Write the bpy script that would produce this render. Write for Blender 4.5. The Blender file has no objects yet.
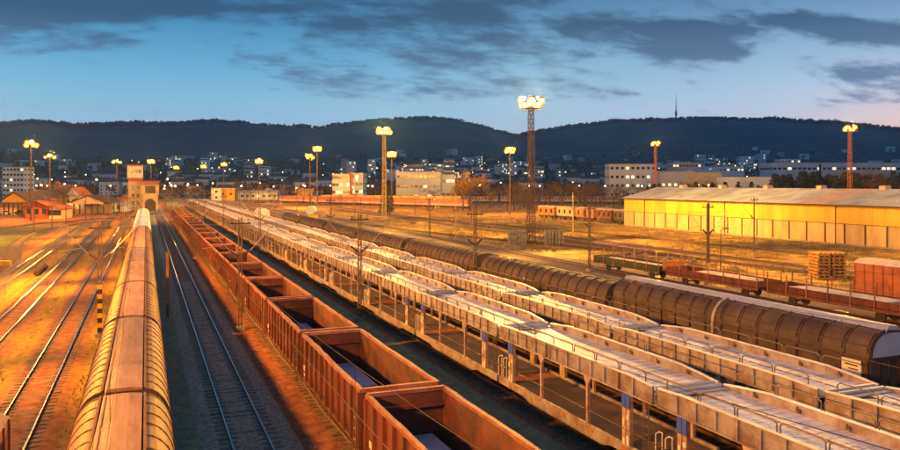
import bpy, math, random
from mathutils import Vector, Matrix, noise as mnoise
R = math.radians
random.seed(7)
scene = bpy.context.scene
COL = scene.collection

# ------------------------------------------------------------------ camera
F = 760.0; YAW = math.atan(304/760); CY, SY = math.cos(YAW), math.sin(YAW); HC = 10.95; VH = 183.0
cam = bpy.data.cameras.new('camera'); camo = bpy.data.objects.new('camera', cam); COL.objects.link(camo)
camo.location = (0, 0, HC); camo.rotation_euler = (R(90), 0, -YAW)
cam.sensor_width = 36; cam.lens = 36*F/900; cam.shift_y = -(225-VH)/900
cam.clip_start = .5; cam.clip_end = 30000
scene.camera = camo

def at(u, v, z=0):                       # point of the place seen at photo pixel (u, v) at height z
    zc = F*(HC-z)/(v-VH); xr = (u-450)*zc/F
    return Vector((xr*CY+zc*SY, zc*CY-xr*SY, z))
def far(u, zc, z=0):                     # point seen at column u, zc metres out
    xr = (u-450)*zc/F
    return Vector((xr*CY+zc*SY, zc*CY-xr*SY, z))

# ------------------------------------------------------------------ colour management / render
vs = scene.view_settings
vs.view_transform = 'Standard'; vs.look = 'None'; vs.exposure = .32; vs.gamma = 1; vs.use_curve_mapping = False
scene.render.engine = 'CYCLES'
scene.cycles.max_bounces = 5; scene.cycles.diffuse_bounces = 2; scene.cycles.glossy_bounces = 2
scene.cycles.volume_bounces = 0; scene.cycles.use_denoising = True
scene.cycles.sample_clamp_indirect = 4
scene.cycles.use_light_tree = True

# ------------------------------------------------------------------ sky
def lin(r, g, b, k=1):
    f = lambda c: (c/255/12.92 if c/255 <= .04045 else ((c/255+.055)/1.055)**2.4)*k
    return (f(r), f(g), f(b), 1)
world = bpy.data.worlds.new('World'); scene.world = world; world.use_nodes = True
wt = world.node_tree; wt.nodes.clear()
def wn(t, **k):
    n = wt.nodes.new(t)
    for a, b in k.items(): setattr(n, a, b)
    return n
def wl(a, b): wt.links.new(a, b)
def wmath(op, a, b=None, c=None, clamp=False):
    n = wn('ShaderNodeMath', operation=op, use_clamp=clamp)
    for i, x in enumerate((a, b, c)):
        if x is None: continue
        if isinstance(x, (int, float)): n.inputs[i].default_value = x
        else: wl(x, n.inputs[i])
    return n.outputs[0]
def skydir(u, v):
    d = Vector(((u-450)/F, 1, (VH-v)/F)).normalized()
    return Vector((d.x*CY+d.y*SY, d.y*CY-d.x*SY, d.z))
tc = wn('ShaderNodeTexCoord'); D = tc.outputs['Generated']
sep = wn('ShaderNodeSeparateXYZ'); wl(D, sep.inputs[0]); Z = sep.outputs[2]
ramp = wn('ShaderNodeValToRGB'); wl(Z, ramp.inputs[0])
cr = ramp.color_ramp; cr.interpolation = 'B_SPLINE'
stops = [(0.0, lin(205, 212, 218)), (.045, lin(180, 206, 220)), (.085, lin(138, 188, 212)), (.14, lin(96, 164, 200)),
         (.20, lin(54, 122, 164)), (.27, lin(30, 82, 122)), (.5, lin(36, 88, 124)), (1.0, lin(34, 84, 116))]
while len(cr.elements) < len(stops): cr.elements.new(.5)
for e, (p, c) in zip(cr.elements, stops): e.position = p; e.color = c
def vdot(vec):
    n = wn('ShaderNodeVectorMath', operation='DOT_PRODUCT'); wl(D, n.inputs[0]); n.inputs[1].default_value = vec; return n.outputs['Value']
# after-sunset glow low on the right
sun_dir = skydir(930, 150)
sd = wmath('MAXIMUM', vdot(sun_dir), 0)
g1 = wmath('MULTIPLY', wmath('POWER', sd, 7), wmath('POWER', wmath('SUBTRACT', 1, wmath('MAXIMUM', Z, 0)), 9))
g2 = wmath('MULTIPLY', wmath('POWER', sd, 160), wmath('POWER', wmath('SUBTRACT', 1, wmath('MAXIMUM', Z, 0)), 22))
def mixrgb(fac, a, b, bt='MIX'):
    n = wn('ShaderNodeMix', data_type='RGBA', blend_type=bt)
    if isinstance(fac, (int, float)): n.inputs['Factor'].default_value = fac
    else: wl(fac, n.inputs['Factor'])
    for s, x in ((n.inputs[6], a), (n.inputs[7], b)):
        if isinstance(x, tuple): s.default_value = x
        else: wl(x, s)
    return n.outputs[2]
sky = mixrgb(wmath('MULTIPLY', g1, 1.0, clamp=True), ramp.outputs[0], lin(236, 222, 226))
sky = mixrgb(wmath('MULTIPLY', g2, 2.0, clamp=True), sky, lin(255, 180, 135, 1.5))
# clouds: banks placed where the photograph has them, broken up by noise on the cloud plane
cz = wmath('ADD', wmath('MAXIMUM', Z, 0), .22)
cx_ = wmath('DIVIDE', sep.outputs[0], cz); cy_ = wmath('DIVIDE', sep.outputs[1], cz)
cmb = wn('ShaderNodeCombineXYZ'); wl(cx_, cmb.inputs[0]); wl(cy_, cmb.inputs[1])
mp = wn('ShaderNodeMapping'); wl(cmb.outputs[0], mp.inputs[0]); mp.inputs['Rotation'].default_value = (0, 0, YAW)
mp.inputs['Scale'].default_value = (.8, 1.25, 1)
def wnoise(scale, det, rough, loc=(0, 0, 0), dist=0):
    m2 = wn('ShaderNodeMapping'); wl(mp.outputs[0], m2.inputs[0]); m2.inputs['Location'].default_value = loc
    n = wn('ShaderNodeTexNoise'); wl(m2.outputs[0], n.inputs['Vector'])
    n.inputs['Scale'].default_value = scale; n.inputs['Detail'].default_value = det; n.inputs['Roughness'].default_value = rough
    n.inputs['Distortion'].default_value = dist
    return n.outputs['Fac']
n1 = wnoise(3.4, 9, .58, (3.1, 1.7, 0), .25); n2 = wnoise(11, 8, .62, (9, 4, 2))
field = wmath('ADD', wmath('MULTIPLY', n1, .68), wmath('MULTIPLY', n2, .48))
banks = [(60, 10, 130, 26, .36), (190, 2, 150, 12, .3), (380, 28, 90, 15, .26), (470, 8, 120, 14, .26), (480, 55, 110, 15, .30), (570, 24, 45, 14, .18),
         (330, 68, 80, 14, .2), (400, 90, 95, 10, .24), (560, 92, 70, 10, .22), (655, 26, 60, 8, .36), (690, 45, 60, 13, .42),
         (715, 50, 40, 14, .2), (800, 20, 52, 9, .52), (880, 33, 45, 9, .5), (870, 72, 45, 10, .42), (885, 96, 50, 8, .3), (740, 105, 60, 6, .12),
         (60, 52, 70, 10, .12), (-120, 30, 120, 30, .3), (1050, 40, 120, 25, .35), (500, -60, 400, 35, .3)]
acc = None
right = Vector((CY, -SY, 0)); fwd = Vector((SY, CY, 0))
fd = wmath('MAXIMUM', vdot(fwd), .05)
pu = wmath('DIVIDE', vdot(right), fd); pv = wmath('DIVIDE', Z, fd)      # position across the western sky, in tangents
for (u, v, su, sv, a) in banks:
    du = wmath('DIVIDE', wmath('SUBTRACT', pu, (u-450)/F), su/F); dv = wmath('DIVIDE', wmath('SUBTRACT', pv, (VH-v)/F), sv/F)
    e = wmath('ADD', wmath('MULTIPLY', du, du), wmath('MULTIPLY', dv, dv))
    w_ = wmath('MULTIPLY', wmath('EXPONENT', wmath('MULTIPLY', e, -.6)), a)
    acc = w_ if acc is None else wmath('ADD', acc, w_)
cl = wmath('ADD', field, wmath('MULTIPLY', acc, .72))
mr = wn('ShaderNodeMapRange', interpolation_type='SMOOTHSTEP'); wl(cl, mr.inputs[0])
mr.inputs[1].default_value = .67; mr.inputs[2].default_value = .90; mr.inputs[3].default_value = 0; mr.inputs[4].default_value = .84
ccol = wn('ShaderNodeValToRGB'); wl(Z, ccol.inputs[0])
ce = ccol.color_ramp; ce.elements[0].position = .04; ce.elements[0].color = lin(140, 150, 176); ce.elements[1].position = .2; ce.elements[1].color = lin(38, 68, 96)
e_ = ce.elements.new(.12); e_.color = lin(84, 108, 142)
sky = mixrgb(mr.outputs[0], sky, ccol.outputs[0])
bg = wn('ShaderNodeBackground'); wl(sky, bg.inputs[0]); bg.inputs[1].default_value = 1.2
out = wn('ShaderNodeOutputWorld'); wl(bg.outputs[0], out.inputs[0])

# ------------------------------------------------------------------ materials
MATS = {}
def mat(name, base, var=None, scale=3.0, rough=.7, metal=0, bump=0, bscale=30, emit=None, es=0, stretch=(1, 1, 1), amt=(.42, .62), det=6, spec=.4):
    if name in MATS: return MATS[name]
    m = bpy.data.materials.new(name); m.use_nodes = True; t = m.node_tree; b = t.nodes['Principled BSDF']
    b.inputs['Base Color'].default_value = (*base[:3], 1); b.inputs['Roughness'].default_value = rough; b.inputs['Metallic'].default_value = metal
    b.inputs['Specular IOR Level'].default_value = spec
    L = t.links.new
    if var or bump:
        tcn = t.nodes.new('ShaderNodeTexCoord'); oi = t.nodes.new('ShaderNodeObjectInfo')
        geo = t.nodes.new('ShaderNodeNewGeometry')
        mpn = t.nodes.new('ShaderNodeMapping'); L(geo.outputs['Position'], mpn.inputs[0]); mpn.inputs['Scale'].default_value = stretch
    if var:
        n = t.nodes.new('ShaderNodeTexNoise'); L(mpn.outputs[0], n.inputs['Vector']); n.inputs['Scale'].default_value = scale; n.inputs['Detail'].default_value = det
        n.inputs['Roughness'].default_value = .65
        r = t.nodes.new('ShaderNodeValToRGB'); L(n.outputs['Fac'], r.inputs[0])
        r.color_ramp.elements[0].position = amt[0]; r.color_ramp.elements[0].color = (*base[:3], 1)
        r.color_ramp.elements[1].position = amt[1]; r.color_ramp.elements[1].color = (*var[:3], 1)
        # slight piece-to-piece difference
        mx = t.nodes.new('ShaderNodeMix'); mx.data_type = 'RGBA'; mx.blend_type = 'MULTIPLY'; mx.inputs['Factor'].default_value = 1
        v2 = t.nodes.new('ShaderNodeMapRange'); L(oi.outputs['Random'], v2.inputs[0]); v2.inputs[3].default_value = .82; v2.inputs[4].default_value = 1.12
        L(r.outputs[0], mx.inputs[6]); L(v2.outputs[0], mx.inputs[7]); L(mx.outputs[2], b.inputs['Base Color'])
    if bump:
        n3 = t.nodes.new('ShaderNodeTexNoise'); L(mpn.outputs[0], n3.inputs['Vector']); n3.inputs['Scale'].default_value = bscale; n3.inputs['Detail'].default_value = 4
        bp = t.nodes.new('ShaderNodeBump'); bp.inputs['Strength'].default_value = bump; bp.inputs['Distance'].default_value = .05
        L(n3.outputs['Fac'], bp.inputs['Height']); L(bp.outputs[0], b.inputs['Normal'])
    if emit:
        b.inputs['Emission Color'].default_value = (*emit[:3], 1); b.inputs['Emission Strength'].default_value = es
    MATS[name] = m; return m

M = dict(
 rail=mat('rail_steel', (.55, .52, .5), (.35, .3, .26), 2, .2, .9),
 railweb=mat('rusty_rail_web', (.10, .05, .03), (.16, .08, .04), 3, .85),
 sleeper=mat('weathered_sleeper', (.16, .13, .11), (.24, .21, .18), 2, .9, bump=.4),
 stone=mat('ballast_stone', (.26, .25, .24), (.5, .48, .45), 4, .9),
 roofrust=mat('weathered_roof_paint', (.20, .085, .045), (.38, .20, .12), 1.1, .6, .1, .3, 8, stretch=(2.5, .8, 1), amt=(.36, .7), det=11),
 roofdark=mat('roof_rib_paint', (.10, .045, .03), (.16, .075, .05), 1, .7),
 roofpale=mat('roof_hatch_metal', (.23, .115, .07), (.44, .26, .18), .9, .5, .15, .2, 6, stretch=(3, .5, 1), amt=(.34, .68), det=10),
 white=mat('white_paint', (.72, .74, .78), (.6, .6, .62), 1, .5),
 gond=mat('rust_red_paint', (.20, .055, .034), (.07, .032, .025), 1.1, .75, 0, .25, 12, stretch=(1, 1, .35), amt=(.4, .72), det=10),
 gondrim=mat('worn_red_rim', (.30, .10, .06), (.42, .2, .14), 1.2, .6),
 gondin=mat('rusted_inner_steel', (.17, .06, .038), (.07, .038, .03), .8, .85, 0, .3, 10),
 dark=mat('dark_underframe', (.035, .03, .03), (.07, .045, .035), 2, .85),
 plate=mat('pale_blue_steel', (.50, .58, .70), (.40, .48, .6), 1, .4, .2),
 carrier=mat('weathered_carrier_paint', (.38, .36, .38), (.22, .15, .13), 1.3, .65, .05, .15, 10),
 carrierpost=mat('pale_carrier_post', (.50, .40, .36), (.33, .2, .15), 1.5, .6),
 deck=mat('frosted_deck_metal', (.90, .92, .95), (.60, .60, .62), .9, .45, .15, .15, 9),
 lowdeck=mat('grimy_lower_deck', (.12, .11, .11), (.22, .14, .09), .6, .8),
 blue=mat('blue_enamel', (.04, .10, .62), (.05, .10, .5), 3, .5),
 label=mat('white_lettering', (.75, .73, .68), rough=.6),
 wire=mat('galvanised_wire', (.35, .33, .32), rough=.5, metal=.6), cable=mat('dark_copper_wire', (.05, .035, .03), rough=.6, metal=.3),
 tube=mat('railing_tube', (.16, .13, .12), rough=.55, metal=.3),
 brown=mat('brown_wagon_paint', (.058, .042, .038), (.11, .075, .06), .6, .7, 0, .15, 8),
 brownrib=mat('brown_wagon_rib', (.065, .035, .028), rough=.75),
 cap=mat('pale_roof_cap', (.52, .56, .62), (.42, .44, .48), .7, .45, .3),
 green=mat('dull_green_paint', (.06, .085, .035), (.1, .09, .05), 1, .75),
 load=mat('frosted_load', (.66, .6, .54), (.5, .42, .35), 1, .8),
 yellow=mat('yellow_paint', (.62, .38, .04), (.5, .3, .05), 2, .6),
 orange=mat('orange_paint', (.55, .2, .05), (.4, .14, .04), 2, .6),
 concrete=mat('concrete', (.34, .32, .29), (.24, .22, .2), 1.5, .9, bump=.2),
 polest=mat('pole_steel', (.11, .085, .07), (.17, .1, .06), 2, .65, .3),
 poleyel=mat('pole_yellow', (.55, .42, .12), (.4, .3, .1), 2, .7),
 black=mat('black_paint', (.02, .02, .02), rough=.6),
 insul=mat('brown_insulator', (.07, .03, .02), rough=.3),
 whyel=mat('yellow_cladding', (.74, .46, .05), (.52, .31, .05), .5, .55, .05, stretch=(1, 1, .2), amt=(.42, .75), det=9),
 whpanel=mat('faded_panel', (.62, .47, .24), (.42, .28, .14), .5, .7, stretch=(1, 1, .25), amt=(.4, .72), det=9),
 whpost=mat('rusty_post', (.12, .06, .04), rough=.8),
 whroof=mat('pale_sheet_roof', (.44, .47, .53), (.28, .29, .32), .25, .6, bump=.1),
 whroof2=mat('rusted_sheet_roof', (.42, .32, .31), (.34, .24, .22), .2, .7),
 brick=mat('red_brick', (.36, .10, .05), (.25, .07, .04), 2, .85),
 cream=mat('cream_render', (.62, .50, .34), (.5, .4, .28), .4, .8),
 rooft=mat('dark_roof', (.09, .065, .06), (.14, .09, .08), .6, .8),
 roofred=mat('red_tiles', (.26, .08, .05), (.18, .06, .04), 1, .8),
 win=mat('dark_window', (.03, .04, .055), rough=.15, spec=.8),
 winlit=mat('lit_window', (.5, .4, .2), emit=(1, .72, .38), es=1.6),
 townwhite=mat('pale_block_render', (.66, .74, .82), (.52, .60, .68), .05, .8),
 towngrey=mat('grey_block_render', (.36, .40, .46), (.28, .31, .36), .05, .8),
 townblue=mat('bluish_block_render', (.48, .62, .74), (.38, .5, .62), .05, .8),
 oldwood=mat('old_sleeper_wood', (.42, .24, .07), (.25, .13, .05), 1.5, .9),
 bark=mat('bark', (.10, .07, .05), (.06, .045, .035), 3, .9),
 twig=mat('bare_twigs', (.13, .075, .05), (.09, .06, .045), .3, .9),
 twigy=mat('dry_golden_leaves', (.42, .27, .05), (.3, .17, .04), .5, .9),
 ever=mat('dark_evergreen', (.022, .035, .025), (.035, .05, .03), .3, .9),
 straw=mat('dry_grass_blades', (.34, .24, .09), (.2, .17, .06), .3, .9),
 coachred=mat('faded_red_coach', (.50, .16, .12), (.40, .12, .09), .4, .5),
 coachlow=mat('pale_lower_band', (.58, .42, .34), (.48, .32, .25), .4, .6),
 coachgrey=mat('grey_coach', (.30, .25, .27), (.22, .18, .2), .4, .6),
 glow=mat('lamp_halo_orange', (1, .5, .1), emit=(1, .26, .015), es=.9),  # emissive orange for the added halo discs round the lamp glass
 boxorange=mat('faded_orange_red_paint', (.58, .20, .07), (.36, .11, .05), .8, .7, amt=(.4, .7)),
 redlamp=mat('red_signal_lens', (.5, .02, .04), emit=(1, .03, .10), es=14),
 sodium=mat('sodium_lamp_glass', (1, .7, .3), emit=(1, .40, .05), es=3),
 halide=mat('pale_lamp_glass', (1, 1, .8), emit=(1, .74, .22), es=3),
 townlamp=mat('town_lamp_glass', (1, .8, .5), emit=(1, .66, .3), es=9),
)

# ------------------------------------------------------------------ mesh helpers
class MB:
    def __init__(s): s.v = []; s.f = []
    def wavy(s, x0, x1, y0, y1, z0, z1, amp, seed, n=22, nz=3, zamp=0):   # a plate with dents
        for j in range(n):
            for i in range(nz):
                a, b = y0+(y1-y0)*j/n, y0+(y1-y0)*(j+1)/n; c, d = z0+(z1-z0)*i/nz, z0+(z1-z0)*(i+1)/nz; k = len(s.v)
                def P(x, y, z):
                    e = min(1, min(y-y0, y1-y)*2)*amp; top = (z-z0)/(z1-z0)
                    return (x+e*mnoise.noise(Vector((seed, y*.9, z*1.3)))*2, y, z+zamp*e/max(amp, 1e-6)*mnoise.noise(Vector((seed+5, y*.7, 0)))*top)
                for (y, z) in ((a, c), (b, c), (b, d), (a, d)): s.v.append(P(x0, y, z)); s.v.append(P(x1, y, z))
                s.f += [(k, k+2, k+4, k+6), (k+7, k+5, k+3, k+1)]
                if i == nz-1: s.f.append((k+6, k+4, k+5, k+7))
                if i == 0: s.f.append((k, k+1, k+3, k+2))
                if j == 0: s.f.append((k, k+6, k+7, k+1))
                if j == n-1: s.f.append((k+2, k+3, k+5, k+4))
        return s
    def box(s, x0, x1, y0, y1, z0, z1):
        n = len(s.v); s.v += [(x, y, z) for z in (z0, z1) for y in (y0, y1) for x in (x0, x1)]
        s.f += [tuple(n+i for i in q) for q in ((0, 2, 3, 1), (4, 5, 7, 6), (0, 1, 5, 4), (2, 6, 7, 3), (0, 4, 6, 2), (1, 3, 7, 5))]; return s
    def c(s, cx, cy, cz, sx, sy, sz): return s.box(cx-sx/2, cx+sx/2, cy-sy/2, cy+sy/2, cz-sz/2, cz+sz/2)
    def tube(s, a, b, r0, r1=None, n=6):
        r1 = r0 if r1 is None else r1; a = Vector(a); b = Vector(b); d = (b-a)
        if d.length < 1e-6: return s
        d.normalize(); u = d.orthogonal().normalized(); w = d.cross(u); k = len(s.v)
        for p, r in ((a, r0), (b, r1)):
            for i in range(n):
                t = 2*math.pi*i/n; q = p+u*(r*math.cos(t))+w*(r*math.sin(t)); s.v.append(tuple(q))
        for i in range(n): j = (i+1) % n; s.f.append((k+i, k+j, k+n+j, k+n+i))
        s.f.append(tuple(k+i for i in reversed(range(n)))); s.f.append(tuple(k+n+i for i in range(n))); return s
    def path(s, pts, r, n=5):
        for a, b in zip(pts, pts[1:]): s.tube(a, b, r, n=n)
        return s
    def beam(s, a, b, w, h):             # rectangular bar from a to b
        a = Vector(a); b = Vector(b); d = (b-a).normalized(); up = Vector((0, 0, 1)) if abs(d.z) < .95 else Vector((1, 0, 0))
        u = d.cross(up).normalized(); q = u.cross(d); k = len(s.v)
        for p in (a, b):
            for i, j in ((-1, -1), (1, -1), (1, 1), (-1, 1)): s.v.append(tuple(p+u*(w/2*i)+q*(h/2*j)))
        s.f += [tuple(k+i for i in f) for f in ((0, 1, 2, 3), (7, 6, 5, 4), (0, 4, 5, 1), (1, 5, 6, 2), (2, 6, 7, 3), (3, 7, 4, 0))]; return s
    def prism(s, prof, y0, y1, axis='y'):   # closed profile extruded
        n = len(prof); k = len(s.v)
        for y in (y0, y1):
            for p in prof:
                s.v.append((p[0], y, p[1]) if axis == 'y' else ((y, p[0], p[1]) if axis == 'x' else (p[0], p[1], y)))
        for i in range(n): j = (i+1) % n; s.f.append((k+i, k+j, k+n+j, k+n+i))
        s.f.append(tuple(k+i for i in range(n))); s.f.append(tuple(k+n+i for i in reversed(range(n)))); return s
    def sphere(s, c, r, n=8, m=5):
        k = len(s.v); c = Vector(c)
        for i in range(m+1):
            a = math.pi*i/m
            for j in range(n):
                b = 2*math.pi*j/n; s.v.append((c.x+r*math.sin(a)*math.cos(b), c.y+r*math.sin(a)*math.sin(b), c.z+r*math.cos(a)))
        for i in range(m):
            for j in range(n): s.f.append((k+i*n+j, k+i*n+(j+1) % n, k+(i+1)*n+(j+1) % n, k+(i+1)*n+j))
        return s
    def mesh(s, name, m, smooth=False):
        me = bpy.data.meshes.new(name); me.from_pydata(s.v, [], s.f)
        me.materials.append(m)
        if smooth: me.shade_smooth()
        me.validate(); me.update(); return me

KIDS = {}
def link(o, parent=None):
    COL.objects.link(o)
    if parent is not None: o.parent = parent; KIDS.setdefault(parent.name, []).append(o)
    return o
def part(name, mb, m, parent, loc=(0, 0, 0), rot=None, smooth=False, label=None, stuff=False):
    me = mb.mesh(name, m, smooth) if isinstance(mb, MB) else mb
    o = bpy.data.objects.new(name, me); o.location = loc
    if rot: o.rotation_euler = rot
    if label: o['label'] = label
    if stuff: o['kind'] = 'stuff'
    return link(o, parent)
def tag(o, label=None, cat=None, group=None, kind=None):
    for k, v in (('label', label), ('category', cat), ('group', group), ('kind', kind)):
        if v: o[k] = v
    return o
def thing(name, label, cat, loc=(0, 0, 0), rz=0, group=None):
    o = bpy.data.objects.new(name, None); o.location = loc; o.rotation_euler = (0, 0, rz); link(o); return tag(o, label, cat, group)
def solo(name, mb, m, label, cat, loc=(0, 0, 0), rz=0, group=None, kind=None, smooth=False):
    o = bpy.data.objects.new(name, mb.mesh(name, m, smooth) if isinstance(mb, MB) else mb); o.location = loc; o.rotation_euler = (0, 0, rz); link(o)
    return tag(o, label, cat, group, kind)
def copytree(o, parent=None):
    c = o.copy(); link(c, parent)
    for ch in KIDS.get(o.name, []): copytree(ch, c)
    return c
def clone(o, loc, label, rz=None):
    c = copytree(o); c.location = loc; c['label'] = label
    if rz is not None: c.rotation_euler = (0, 0, rz)
    return c
ORD = ['nearest', 'second', 'third', 'fourth', 'fifth', 'sixth', 'seventh', 'eighth', 'ninth', 'tenth', 'eleventh', 'twelfth', 'thirteenth', 'fourteenth',
       'fifteenth', 'sixteenth', 'seventeenth', 'eighteenth', 'nineteenth', 'twentieth', 'twenty-first', 'twenty-second', 'twenty-third', 'twenty-fourth',
       'twenty-fifth', 'twenty-sixth', 'twenty-seventh', 'twenty-eighth', 'twenty-ninth', 'thirtieth']
def structure(name, mb, m, loc=(0, 0, 0), smooth=False):
    o = bpy.data.objects.new(name, mb.mesh(name, m, smooth) if isinstance(mb, MB) else mb); o.location = loc; link(o); o['kind'] = 'structure'; return o
def instance(name, me, parent, loc, rz=0):
    o = bpy.data.objects.new(name, me); o.location = loc; o.rotation_euler = (0, 0, rz); return link(o, parent)

# ------------------------------------------------------------------ ground
def ground_material():
    m = bpy.data.materials.new('yard_ground'); m.use_nodes = True; t = m.node_tree; b = t.nodes['Principled BSDF']; L = t.links.new
    b.inputs['Roughness'].default_value = .92; b.inputs['Specular IOR Level'].default_value = .25
    N = t.nodes.new
    geo = N('ShaderNodeNewGeometry'); s = N('ShaderNodeSeparateXYZ'); L(geo.outputs['Position'], s.inputs[0])
    def no(sc, det=6, st=(1, 1, 1), rough=.6):
        mp_ = N('ShaderNodeMapping'); L(geo.outputs['Position'], mp_.inputs[0]); mp_.inputs['Scale'].default_value = st
        n = N('ShaderNodeTexNoise'); L(mp_.outputs[0], n.inputs['Vector']); n.inputs['Scale'].default_value = sc; n.inputs['Detail'].default_value = det; n.inputs['Roughness'].default_value = rough
        return n.outputs['Fac']
    def ma(op, a, b_=None, clamp=False):
        n = N('ShaderNodeMath'); n.operation = op; n.use_clamp = clamp
        for i, x in enumerate((a, b_)):
            if x is None: continue
            if isinstance(x, (int, float)): n.inputs[i].default_value = x
            else: L(x, n.inputs[i])
        return n.outputs[0]
    def step(x, lo, hi):
        n = N('ShaderNodeMapRange'); n.interpolation_type = 'SMOOTHSTEP'; L(x, n.inputs[0]); n.inputs[1].default_value = lo; n.inputs[2].default_value = hi; return n.outputs[0]
    def rampc(x, *st):
        n = N('ShaderNodeValToRGB'); L(x, n.inputs[0]); el = n.color_ramp.elements
        while len(el) < len(st): el.new(.5)
        for e, (p, c) in zip(el, st): e.position = p; e.color = (*c, 1)
        return n.outputs[0]
    def mix(fac, a, b_):
        n = N('ShaderNodeMix'); n.data_type = 'RGBA'
        L(fac, n.inputs['Factor'])
        for i, x in ((6, a), (7, b_)):
            if isinstance(x, tuple): n.inputs[i].default_value = (*x, 1)
            else: L(x, n.inputs[i])
        return n.outputs[2]
    X, Y = s.outputs[0], s.outputs[1]
    wob = ma('MULTIPLY', ma('SUBTRACT', no(.06, 4), .5), 6.0)
    Xw = ma('ADD', X, ma('MULTIPLY', ma('SUBTRACT', no(.5, 4), .5), 1.6))
    gravel = rampc(no(7, 5), (.3, (.09, .08, .075)), (.5, (.17, .15, .135)), (.68, (.3, .26, .23)))
    asphalt = rampc(no(1.3, 8), (.35, (.17, .20, .12)), (.55, (.235, .28, .175)), (.75, (.27, .34, .17)))
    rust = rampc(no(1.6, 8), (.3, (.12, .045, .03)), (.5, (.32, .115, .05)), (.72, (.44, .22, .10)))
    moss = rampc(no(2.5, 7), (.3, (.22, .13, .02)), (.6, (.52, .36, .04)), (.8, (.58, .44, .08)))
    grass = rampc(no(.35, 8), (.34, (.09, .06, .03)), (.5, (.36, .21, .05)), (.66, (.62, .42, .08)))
    field = rampc(no(.16, 8), (.32, (.03, .055, .025)), (.5, (.055, .08, .045)), (.62, (.13, .13, .11)))
    # strips between the tracks: asphalt walkways right of the brown vans, rusty gravel with moss left
    col = gravel
    walk = ma('MULTIPLY', step(Xw, .6, 1.2), ma('SUBTRACT', 1, step(Xw, 2.0, 2.7)))
    walk2 = ma('MULTIPLY', step(Xw, 5.2, 5.9), ma('SUBTRACT', 1, step(Xw, 6.6, 7.2)))
    walk3 = ma('MULTIPLY', step(Xw, 10.4, 10.9), ma('SUBTRACT', 1, step(Xw, 16.0, 16.8)))
    col = mix(ma('ADD', walk, ma('ADD', walk2, walk3), True), col, asphalt)
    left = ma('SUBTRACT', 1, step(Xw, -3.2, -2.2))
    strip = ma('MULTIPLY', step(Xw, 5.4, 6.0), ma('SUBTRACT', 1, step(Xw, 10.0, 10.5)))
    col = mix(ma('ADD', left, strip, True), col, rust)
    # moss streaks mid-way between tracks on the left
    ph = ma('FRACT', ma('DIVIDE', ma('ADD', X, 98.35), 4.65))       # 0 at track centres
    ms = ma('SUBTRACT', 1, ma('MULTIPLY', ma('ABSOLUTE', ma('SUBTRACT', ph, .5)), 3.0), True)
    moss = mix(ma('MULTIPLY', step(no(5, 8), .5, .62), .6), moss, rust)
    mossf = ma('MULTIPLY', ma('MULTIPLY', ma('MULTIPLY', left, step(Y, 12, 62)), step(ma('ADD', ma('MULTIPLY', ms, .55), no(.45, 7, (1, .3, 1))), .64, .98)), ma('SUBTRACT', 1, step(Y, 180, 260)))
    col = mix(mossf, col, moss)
    fieldf = ma('MULTIPLY', ma('SUBTRACT', 1, step(ma('ADD', Xw, wob), -20.5, -18.5)), step(ma('ADD', Y, ma('MULTIPLY', wob, 2)), 95, 120))
    fieldf = ma('MULTIPLY', fieldf, ma('SUBTRACT', 1, step(Y, 205, 235)))
    col = mix(fieldf, col, field)
    gr = step(ma('ADD', X, wob), 55.5, 59)
    col = mix(gr, col, grass)
    farf = step(Y, 420, 600)
    town = rampc(no(.02, 6), (.35, (.05, .055, .035)), (.6, (.09, .085, .06)))
    col = mix(farf, col, town)
    L(col, b.inputs['Base Color'])
    bp = N('ShaderNodeBump'); bp.inputs['Strength'].default_value = .6; bp.inputs['Distance'].default_value = .06
    L(no(9, 4), bp.inputs['Height']); L(bp.outputs[0], b.inputs['Normal'])
    return m
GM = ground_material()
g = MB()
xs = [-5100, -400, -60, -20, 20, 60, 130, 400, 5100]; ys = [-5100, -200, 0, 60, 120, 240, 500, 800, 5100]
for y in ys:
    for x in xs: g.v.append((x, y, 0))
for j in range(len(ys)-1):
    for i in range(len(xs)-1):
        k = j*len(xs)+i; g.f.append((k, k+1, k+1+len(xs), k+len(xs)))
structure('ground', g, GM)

# hills: real ridge about 3 km out all round, town slope at its foot
PROF = [(-400, 140), (-200, 133), (0, 127), (30, 125), (45, 126), (75, 130), (100, 129), (140, 127), (170, 126), (215, 123.5), (235, 125), (260, 128.5), (300, 130), (318, 131), (340, 127.5),
        (380, 124.5), (430, 121.5), (450, 123), (475, 128), (500, 134), (515, 137.5), (530, 135), (545, 132), (580, 127.5), (620, 123.5), (660, 122.5), (700, 121.5), (745, 123), (770, 121.5), (800, 123.5),
        (825, 124), (860, 128), (900, 132), (1000, 138), (1300, 150)]
def prof(u):
    if u <= PROF[0][0]: return PROF[0][1]
    for (a, b), (c, d) in zip(PROF, PROF[1:]):
        if a <= u <= c: t = (u-a)/(c-a); t = t*t*(3-2*t); return b+(d-b)*t
    return PROF[-1][1]
def sst(x, a, b): t = max(0, min(1, (x-a)/(b-a))); return t*t*(3-2*t)
RR = 3200
def ridge(phi):                       # phi: azimuth from the view axis
    wgt = 1-sst(abs(phi), R(40), R(65))
    h_in = 0
    if wgt > 0:
        cp = math.cos(phi); u = 450+F*math.tan(max(-1.3, min(1.3, phi))); h_in = HC+(VH-prof(u))*RR*cp/F
    n = mnoise.noise(Vector((math.cos(phi)*3, math.sin(phi)*3, 4.2)))
    return h_in*wgt+(1-wgt)*(170+70*n)
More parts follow.
